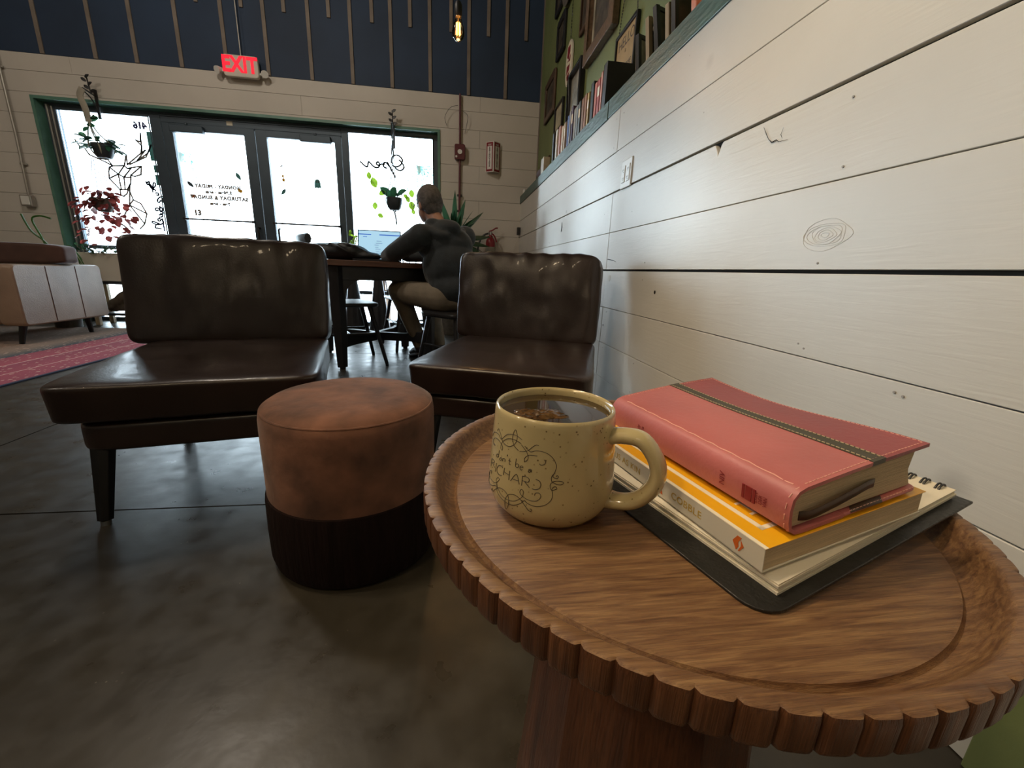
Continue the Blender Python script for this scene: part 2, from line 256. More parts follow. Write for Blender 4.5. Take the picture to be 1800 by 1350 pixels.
# ------------------------------------------------------------ mesh helpers
def frame_of(d):
    d = V(d).normalized(); a = V((0, 0, 1)) if abs(d.z) < .95 else V((1, 0, 0)); x = d.cross(a).normalized(); return x, d.cross(x)
class MB:
    def __init__(s): s.v = []; s.f = []
    def add(s, vs, fs):
        o = len(s.v); s.v += [tuple(p) for p in vs]; s.f += [tuple(i+o for i in f) for f in fs]; return s
    def box(s, c, d, rot=None):
        vs = []
        for x in (-.5, .5):
            for y in (-.5, .5):
                for z in (-.5, .5):
                    p = V((x*d[0], y*d[1], z*d[2]))
                    if rot is not None: p = rot @ p
                    vs.append(p + V(c))
        return s.add(vs, [(0, 1, 3, 2), (4, 6, 7, 5), (0, 4, 5, 1), (2, 3, 7, 6), (0, 2, 6, 4), (1, 5, 7, 3)])
    def b2(s, a, b): return s.box([(p+q)/2 for p, q in zip(a, b)], [abs(q-p) for p, q in zip(a, b)])
    def tube(s, path, r, n=8, cap=True, closed=False):
        path = [V(p) for p in path]; m = len(path); rs = r if isinstance(r, (list, tuple)) else [r]*m
        rings = []; x0 = None
        for i, p in enumerate(path):
            a = path[(i-1) % m] if (i or closed) else p; b = path[(i+1) % m] if (i < m-1 or closed) else p
            d = (b-a)
            if d.length < 1e-9: d = V((0, 0, 1))
            d.normalize()
            if x0 is None: x, y = frame_of(d)
            else:
                x = x0 - d*x0.dot(d)
                if x.length < 1e-6: x, _ = frame_of(d)
                x.normalize(); y = d.cross(x)
            x0 = x
            rings.append([p + (x*math.cos(t)+y*math.sin(t))*rs[i] for t in [2*math.pi*k/n for k in range(n)]])
        vs = [q for R in rings for q in R]; fs = []
        for i in range(m if closed else m-1):
            j = (i+1) % m
            for k in range(n): fs.append((i*n+k, i*n+(k+1) % n, j*n+(k+1) % n, j*n+k))
        if cap and not closed: fs += [tuple(range(n))[::-1], tuple((m-1)*n+k for k in range(n))]
        return s.add(vs, fs)
    def cyl(s, a, b, r0, r1=None, n=16): return s.tube([a, b], [r0, r0 if r1 is None else r1], n)
    def lathe(s, prof, n=32, c=(0, 0, 0), fn=None, close=True):
        vs = []; fs = []; m = len(prof)
        for k in range(n):
            t = 2*math.pi*k/n
            for r, z in prof:
                rr = fn(r, z, t) if fn else r
                vs.append((c[0]+rr*math.cos(t), c[1]+rr*math.sin(t), c[2]+z))
        for k in range(n):
            k2 = (k+1) % n
            for i in range(m-1): fs.append((k*m+i, k2*m+i, k2*m+i+1, k*m+i+1))
        if close:
            if prof[0][0] > 1e-6: fs.append(tuple(k*m for k in range(n))[::-1])
            if prof[-1][0] > 1e-6: fs.append(tuple(k*m+m-1 for k in range(n)))
        return s.add(vs, fs)
    def ell(s, c, r, rot=None, n=16, m=10):
        vs = []; fs = []
        for i in range(m+1):
            ph = math.pi*i/m
            for k in range(n):
                t = 2*math.pi*k/n; p = V((r[0]*math.sin(ph)*math.cos(t), r[1]*math.sin(ph)*math.sin(t), r[2]*math.cos(ph)))
                if rot is not None: p = rot @ p
                vs.append(p+V(c))
        for i in range(m):
            for k in range(n): fs.append((i*n+k, (i+1)*n+k, (i+1)*n+(k+1) % n, i*n+(k+1) % n))
        return s.add(vs, fs)
    def prism(s, pts, z0, z1):
        n = len(pts); vs = [(x, y, z0) for x, y in pts]+[(x, y, z1) for x, y in pts]
        fs = [tuple(range(n))[::-1], tuple(range(n, 2*n))]+[(i, (i+1) % n, (i+1) % n+n, i+n) for i in range(n)]
        return s.add(vs, fs)
    def xform(s, M):
        s.v = [tuple(M @ V(p)) for p in s.v]; return s
    def build(s, name, mat, parent=None, smooth=True, bevel=0, sub=0, seg=2, solid=0, ang=.6, remesh=0, lap=0):
        me = bpy.data.meshes.new(name); me.from_pydata(s.v, [], s.f); me.validate(verbose=False)
        bm = bmesh.new(); bm.from_mesh(me)
        bmesh.ops.remove_doubles(bm, verts=bm.verts, dist=1e-6)
        bmesh.ops.recalc_face_normals(bm, faces=bm.faces); bm.to_mesh(me); bm.free()
        me.materials.append(MATS[mat])
        for p in me.polygons: p.use_smooth = smooth
        o = bpy.data.objects.new(name, me); C.objects.link(o)
        if parent: o.parent = parent
        if solid: q = o.modifiers.new('t', 'SOLIDIFY'); q.thickness = solid; q.offset = 0
        if bevel:
            q = o.modifiers.new('b', 'BEVEL'); q.width = bevel; q.segments = seg; q.limit_method = 'ANGLE'; q.angle_limit = ang; q.use_clamp_overlap = True
        if remesh:
            q = o.modifiers.new('r', 'REMESH'); q.mode = 'VOXEL'; q.voxel_size = remesh; q.use_smooth_shade = True
            if lap: q = o.modifiers.new('s', 'SMOOTH'); q.factor = .5; q.iterations = lap
        if sub: q = o.modifiers.new('u', 'SUBSURF'); q.levels = sub; q.render_levels = sub
        if smooth and not sub and not remesh:
            try: me.set_sharp_from_angle(angle=.7)
            except Exception: pass
        return o
def tag(o, label=None, cat=None, group=None, kind=None):
    for k, v in (('label', label), ('category', cat), ('group', group), ('kind', kind)):
        if v: o[k] = v
    return o
def thing(name, label, cat, loc=(0, 0, 0), rz=0, group=None, kind=None):
    o = bpy.data.objects.new(name, None); C.objects.link(o); o.location = loc; o.rotation_euler = (0, 0, rz); o.empty_display_size = .05
    return tag(o, label, cat, group, kind)
def struct(o): o['kind'] = 'structure'; return o
def dup(root, loc=None, rz=None, label=None, group=None):
    def cp(o, par):
        c = o.copy(); C.objects.link(c); c.parent = par
        for ch in kids.get(o, []): cp(ch, c)
        return c
    kids = {}
    for o in C.objects:
        if o.parent: kids.setdefault(o.parent, []).append(o)
    r = cp(root, None)
    if loc is not None: r.location = loc
    if rz is not None: r.rotation_euler = (0, 0, rz)
    if label: r['label'] = label
    if group: r['group'] = group
    return r
def catmull(P, k=5, closed=False):
    P = [V(p) for p in P]; out = []; n = len(P)
    if n < 3: return P
    for i in range(n-1):
        p0 = P[max(i-1, 0)]; p1 = P[i]; p2 = P[i+1]; p3 = P[min(i+2, n-1)]
        for j in range(k):
            t = j/k; out.append(.5*((2*p1)+(p2-p0)*t+(2*p0-5*p1+4*p2-p3)*t*t+(3*p1-p0-3*p2+p3)*t**3))
    out.append(P[-1]); return out
def text_mesh(txt, size, depth=.0006, align='CENTER', spacing=1, mirror=False, bold=0):
    cu = bpy.data.curves.new('lettering', 'FONT'); cu.body = txt; cu.size = size; cu.extrude = depth; cu.align_x = align; cu.align_y = 'CENTER'; cu.space_character = spacing; cu.resolution_u = 3; cu.offset = bold
    o = bpy.data.objects.new('lettering_tmp', cu); C.objects.link(o); dg = bpy.context.evaluated_depsgraph_get(); me = bpy.data.meshes.new_from_object(o.evaluated_get(dg))
    mb = MB(); mb.add([((-1 if mirror else 1)*v.co.x, v.co.y, v.co.z) for v in me.vertices], [tuple(p.vertices) for p in me.polygons])
    bpy.data.objects.remove(o); bpy.data.meshes.remove(me); bpy.data.curves.remove(cu); return mb
def place(mb, origin, ex, ey, ez):
    M = Matrix((V(ex), V(ey), V(ez))).transposed().to_4x4(); M.translation = V(origin); return mb.xform(M)
def cushion(w, d, h, n=26, k=6, puff=.12, wr=0, seed=0, top_only=False, side=.0):
    """stuffed cushion, base at z=0, centred in x and y"""
    mb = MB(); vs = []; fs = []; idx = {}
    def vert(p):
        key = (round(p[0], 5), round(p[1], 5), round(p[2], 5))
        if key in idx: return idx[key]
        q = V(p); nn = (abs(q.x)**k+abs(q.y)**k+abs(q.z)**k)**(1/k); q = q/nn*max(abs(q.x), abs(q.y), abs(q.z))
        # q now on the rounded box
        X, Y, Z = q
        px = (1-X*X*.9) * (1-Y*Y*.9)
        zz = Z*(1+puff*px) if (Z > 0 or not top_only) else Z
        P = V((X*w/2*(1+side*(1-Y*Y)*(1-Z*Z)), Y*d/2*(1+side*(1-X*X)*(1-Z*Z)), zz*h/2))
        if wr:
            nv = noise.noise(V((P.x*9+seed, P.y*4, P.z*9)))*.6+noise.noise(V((P.x*22+seed, P.y*10, P.z*16)))*.3
            dirn = V((X**5, Y**5, Z**5)); 
            if dirn.length > 1e-6: dirn.normalize()
            P += dirn*wr*nv
        vs.append((P.x, P.y, P.z+h/2)); idx[key] = len(vs)-1; return idx[key]
    g = [-1+2*i/n for i in range(n+1)]
    for ax in range(3):
        for sg in (-1, 1):
            for i in range(n):
                for j in range(n):
                    q = []
                    for a, b in ((g[i], g[j]), (g[i+1], g[j]), (g[i+1], g[j+1]), (g[i], g[j+1])):
                        p = [0, 0, 0]; p[ax] = sg; p[(ax+1) % 3] = a; p[(ax+2) % 3] = b; q.append(vert(p))
                    fs.append(tuple(q))
    mb.add(vs, fs); return mb
def capsule(mb, a, b, r0, r1, n=12):
    a, b = V(a), V(b); mb.tube([a, b], [r0, r1], n); mb.ell(a, (r0,)*3, n=n, m=8); mb.ell(b, (r1,)*3, n=n, m=8); return mb
# ============================================================ ROOM SHELL
ZL = [0, .181, .366, .554, .745, .931, 1.122, 1.309, 1.505, 1.69, 1.877, 2.06, 2.245, 2.43, 2.58]
WX, BY = .8, 5.3
# floor with sawn joints
fm = MB()
ys = [-3.0, -1.2, 1.222, 3.6, 5.5]; xs = [-6.5, -4.1, -1.72, 1.1]
for i in range(len(xs)-1):
    for j in range(len(ys)-1): fm.b2((xs[i]+.003, ys[j]+.003, -.05), (xs[i+1]-.003, ys[j+1]-.003, 0))
fl = struct(fm.build('floor', 'concrete_floor', smooth=False))
MB().b2((-6.5, -3, -.08), (1.1, 5.5, -.012)).build('floor_joint', 'gap_dark', fl, smooth=False)
struct(MB().b2((-6.6, -3.1, 4.0), (1.1, 5.5, 4.1)).build('ceiling', 'ceiling_paint', smooth=False))
struct(MB().b2((-6.6, -3, -.08), (-6.5, 5.5, 4)).build('wall_left', 'plaster', smooth=False))
struct(MB().b2((-6.6, -3.1, -.08), (1.1, -3.0, 4)).build('wall_front', 'plaster', smooth=False))
# right wall: white boards below the ledge, green plaster above
wr_ = MB().b2((WX+.014, -3, -.08), (1.1, BY+.2, 1.50)); wr = struct(wr_.build('wall_right', 'gap_dark', smooth=False))
pm = MB(); random.seed(3)
for i in range(8):
    z0, z1 = ZL[i], ZL[i+1]
    gt = {3: .0042, 5: .0034}.get(i, .0011); gb = {4: .0042, 6: .0034}.get(i, .0011)
    gt = .0034 if i == 5 else (.0042 if i == 3 else .0011)
    seams = [-3, 2.183+random.uniform(-.006, .006), BY+.02]
    if i in (2, 5): seams.insert(2, 4.35)
    for a, b in zip(seams[:-1], seams[1:]):
        off = random.uniform(-.0012, .0012)
        y1 = b-.0008
        if i == 5 and a < 0:   # chipped top corner of this board near the camera
            pm.prism([(a+.0008, z0+gb), (y1, z0+gb), (y1, z1-gt), (1.330, z1-gt), (1.316, z1-.022), (1.308, z1-.038), (1.298, z1-.012), (1.290, z1-gt), (a+.0008, z1-gt)], 0, .014)
            q = pm.v[-18:]; pm.v[-18:] = [(WX+off+p[2], p[0], p[1]) for p in q]
        else: pm.b2((WX+off, a+.0008, z0+gb), (WX+.014, y1, z1-gt))
pm.build('boards', 'white_boards', wr, smooth=False, bevel=.0012, seg=1)
hk = MB()
for y, z, r in ((1.605, .661, .0075), (2.15, .46, .004)): hk.cyl((WX-.0006, y, z), (WX+.006, y, z), r, r*.9, 14)
hk.build('knot_hole', 'gap_dark', wr)
hk = MB(); hk.cyl((WX-.0008, 2.122, .705), (WX+.006, 2.122, .705), .016, .016, 18); hk.build('filled_knot', 'cream_plastic', wr)
nh = MB(); random.seed(9)
for k in range(46):
    y = random.choice([.62, .85, 1.31, 1.72, 2.13, 2.23, 2.6, 3.1, 3.6])+random.uniform(-.012, .012); i = random.randrange(8); z = ZL[i]+random.choice((.025, .16))+random.uniform(-.008, .008)
    nh.cyl((WX-.0015, y, z), (WX+.004, y, z), .0024, .0024, 8)
nh.build('nail_head', 'ink_grey', wr); bpy.data.objects['nail_head']['kind'] = 'stuff'
cr_ = MB()
cr_.tube([(WX-.0012, y, z) for y, z in ((1.115, 1.105), (1.10, 1.085), (1.09, 1.072), (1.075, 1.06), (1.06, 1.062), (1.05, 1.055), (1.02, 1.052))], [.0004, .0009, .0006, .0014, .001, .0006, .0003], 5)
cr_.tube([(WX-.0012, 1.042, 1.085), (WX-.0012, 1.047, 1.07), (WX-.0012, 1.04, 1.06)], [.0003, .0007, .0003], 5)
cr_.tube([(WX-.0012, 3.2, 1.085), (WX-.0012, 3.19, 1.05), (WX-.0012, 3.21, 1.02)], [.0008, .004, .002], 5)
cr_.tube([(WX-.0012, 2.17, .80), (WX-.0012, 2.09, .793), (WX-.0012, 2.05, .785)], [.002, .0012, .0006], 5)
cr_.build('wood_crack', 'gap_dark', wr)
kr = MB(); random.seed(14)
for k in range(7):
    ry, rz_ = .010+.0085*k, .005+.0042*k; ph = random.uniform(0, 6)
    kr.tube([(WX-.0001, .853+ry*math.cos(t)*(1+.10*math.sin(3*t+ph)), .822+rz_*math.sin(t)*(1+.12*math.sin(2*t+ph))) for t in [2*math.pi*j/40 for j in range(40)]], .0004, 5, closed=True)
kr.build('knot_rings', 'white_boards', wr)
wu = struct(MB().b2((.982, -3, 1.50), (1.1, BY+.2, 4)).build('wall_right_upper', 'green_wall', smooth=False))
MB().b2((.972, BY-.03, 1.59), (.984, BY, 4)).build('corner_strip', 'batten_wood', wu, smooth=False)
struct(MB().b2((WX-.006, -2.0, 1.503), (.982, 2.35, 1.588)).b2((WX-.009, 2.352, 1.500), (.982, BY-.001, 1.586)).build('trim_1', 'ledge_green', smooth=False, bevel=.002))
struct(MB().b2((WX-.012, .27, 0), (WX+.001, .368, .24)).b2((WX-.012, -.9, 0), (WX+.001, -.8, .24)).build('trim_3', 'green_wall', smooth=False, bevel=.002))
# back wall
OX0, OX1, OZ = -4.108, -.168, 2.2
bw = MB(); bw.b2((-6.5, BY+.012, -.08), (OX0, BY+.2, 4)).b2((OX1, BY+.012, -.08), (1.1, BY+.2, 4)).b2((OX0, BY+.012, OZ), (OX1, BY+.2, 4))
bk = struct(bw.build('wall_back', 'gap_dark', smooth=False))
pm = MB(); random.seed(5)
for i in range(14):
    z0, z1 = ZL[i]+.0012, ZL[i+1]-.0012
    if z1 < OZ+.1 and z0 < OZ-.01:
        segs = [(-6.5, OX0), (OX1, .981 if i >= 8 else WX+.014)]
        if z1 > OZ: segs.append((OX0, OX1))
    else: segs = [(-6.5, .981)]
    for a, b in segs:
        za = OZ if (a == OX0 and z0 < OZ) else z0
        cuts = [a]+[c for c in [(-5.2, -3.72, -1.6, .3)[(i+k*2) % 4] for k in range(2)] if a+.2 < c < b-.2]; cuts = sorted(cuts)+[b]
        for p, q in zip(cuts[:-1], cuts[1:]):
            pm.b2((p+.0008, BY+random.uniform(-.001, .001), za), (q-.0008, BY+.012, z1))
pm.build('boards', 'cream_boards', bk, smooth=False, bevel=.001, seg=1)
MB().b2((-6.5, BY, 2.582), (.981, BY+.012, 4)).build('navy_panel', 'navy_wall', bk, smooth=False)
bt = MB()
x = -3.935-.43*6
for x in [-6.1, -5.66, -5.23, -4.8, -4.37, -3.935, -3.476, -3.113, -2.707, -2.285, -1.89, -1.465, -1.054, -.649, -.246, .167, .575]:
    bt.b2((x-.018, BY-.014, 2.582), (x+.018, BY, 4))
for x in [-5.9, -5.45, -5.0, -4.58, -4.15, -3.7, -3.3, -2.9, -2.5, -2.09, -1.691, -1.261, -.835, -.448, -.022, .376, .787]:
    bt.b2((x-.018, BY-.014, 3.152), (x+.018, BY, 4))
bt.build('battens', 'batten_wood', bk, smooth=False, bevel=.002, seg=1)
# green lining of the shop-front opening
t = MB(); JY0, JY1 = BY-.012, 5.40
t.b2((OX0-.022, BY-.012, 0), (OX0+.006, JY1, OZ+.02)).b2((OX1-.006, BY-.012, 0), (OX1+.022, JY1, OZ+.02)).b2((OX0+.006, BY-.012, OZ-.008), (OX1-.006, JY1, OZ+.02))
struct(t.build('trim_2', 'trim_green', smooth=False, bevel=.002))
FY0, FY1 = 5.395, 5.455
def window(n, x0, x1, px0, px1, zt, rails, floorz=.04):
    t = MB(); t.b2((x0, FY0, 0), (px0, FY1, OZ-.008)).b2((px1, FY0, 0), (x1, FY1, OZ-.008)).b2((px0, FY0, zt), (px1, FY1, OZ-.008)).b2((px0, FY0, 0), (px1, FY1, floorz))
    for a, b in rails: t.b2((px0, FY0, a), (px1, FY1, b))
    # glazing beads
    for a, b in ((px0, px0+.012), (px1-.012, px1)): t.b2((a, FY0-.008, floorz), (b, FY0, zt))
    t.b2((px0, FY0-.008, zt-.012), (px1, FY0, zt))
    r = struct(t.build('window_%d' % n, 'frame_metal', smooth=False, bevel=.003)); 
    lv = [floorz]+[q for a, b in rails for q in (a, b)]+[zt]
    for k in range(0, len(lv), 2): MB().b2((px0, 5.42, lv[k]), (px1, 5.426, lv[k+1])).build('glass_pane', 'window_glass', r, smooth=False)
    return r
window(1, OX0+.006, -3.05, -4.012, -3.153, 2.145, [(.79, .83)])
window(2, -1.235, OX1-.006, -1.172, -.224, 2.155, [(.38, .42)])
# second bead on the left window, and the shared head and centre post of the doors
struct(MB().b2((-4.07, FY0-.03, .04), (-4.055, FY0, 2.17)).b2((-4.035, FY0-.02, .04), (-4.022, FY0, 2.16)).build('trim_4', 'galvanised', smooth=False, bevel=.002))
def door(n, x0, x1, px0, px1, cl0, cl1, hx):
    t = MB(); t.b2((x0, FY0, .01), (px0, FY1, 2.10)).b2((px1, FY0, .01), (x1, FY1, 2.10)).b2((px0, FY0, 2.033), (px1, FY1, 2.10)).b2((px0, FY0, .01), (px1, FY1, .24))
    r = struct(t.build('door_%d' % n, 'frame_metal', smooth=False, bevel=.003))
    MB().b2((px0, 5.42, .24), (px1, 5.426, 2.033)).build('glass_pane', 'window_glass', r, smooth=False)
    p = MB(); p.cyl((px0-.01, FY0-.03, 1.148), (px1+.01, FY0-.03, 1.148), .009, n=10)
    for q in (px0+.0, px1-.0): p.b2((q-.012, FY0-.036, 1.135), (q+.012, FY0, 1.161))
    p.build('push_bar', 'black_metal', r)
    c = MB().b2((cl0, FY0-.055, 2.005), (cl1, FY0, 2.075)); c.b2(((cl0+cl1)/2-.01, FY0-.05, 2.075), ((cl0+cl1)/2+.015, FY0-.03, 2.10)); c.build('door_closer', 'frame_metal', r, smooth=False, bevel=.006)
    hp = catmull([(hx, FY0, 1.09), (hx, FY0-.045, 1.08), (hx, FY0-.05, 1.0), (hx, FY0-.05, .9), (hx, FY0-.045, .82), (hx, FY0, .81)], 4)
    MB().tube(hp, .011, 8).build('pull_handle', 'black_metal', r)
    return r
door(1, -3.045, -2.138, -2.95, -2.245, -2.95, -2.63, -2.19)
door(2, -2.13, -1.24, -2.02, -1.31, -1.66, -1.34, -2.0+.03)
struct(MB().b2((-3.05, FY0, 2.10), (-1.235, FY1, OZ-.008)).b2((-3.05, FY0-.012, 2.155), (-1.235, FY0, 2.17)).build('trim_5', 'frame_metal', smooth=False, bevel=.003))
# outside
g = struct(MB().b2((-30, 5.52, -.12), (30, 60, -.04)).build('pavement', 'pavement', smooth=False))
struct(MB().b2((-9, 5.5, -.12), (6, 5.9, -.015)).build('pavement_kerb', 'pavement', smooth=False))
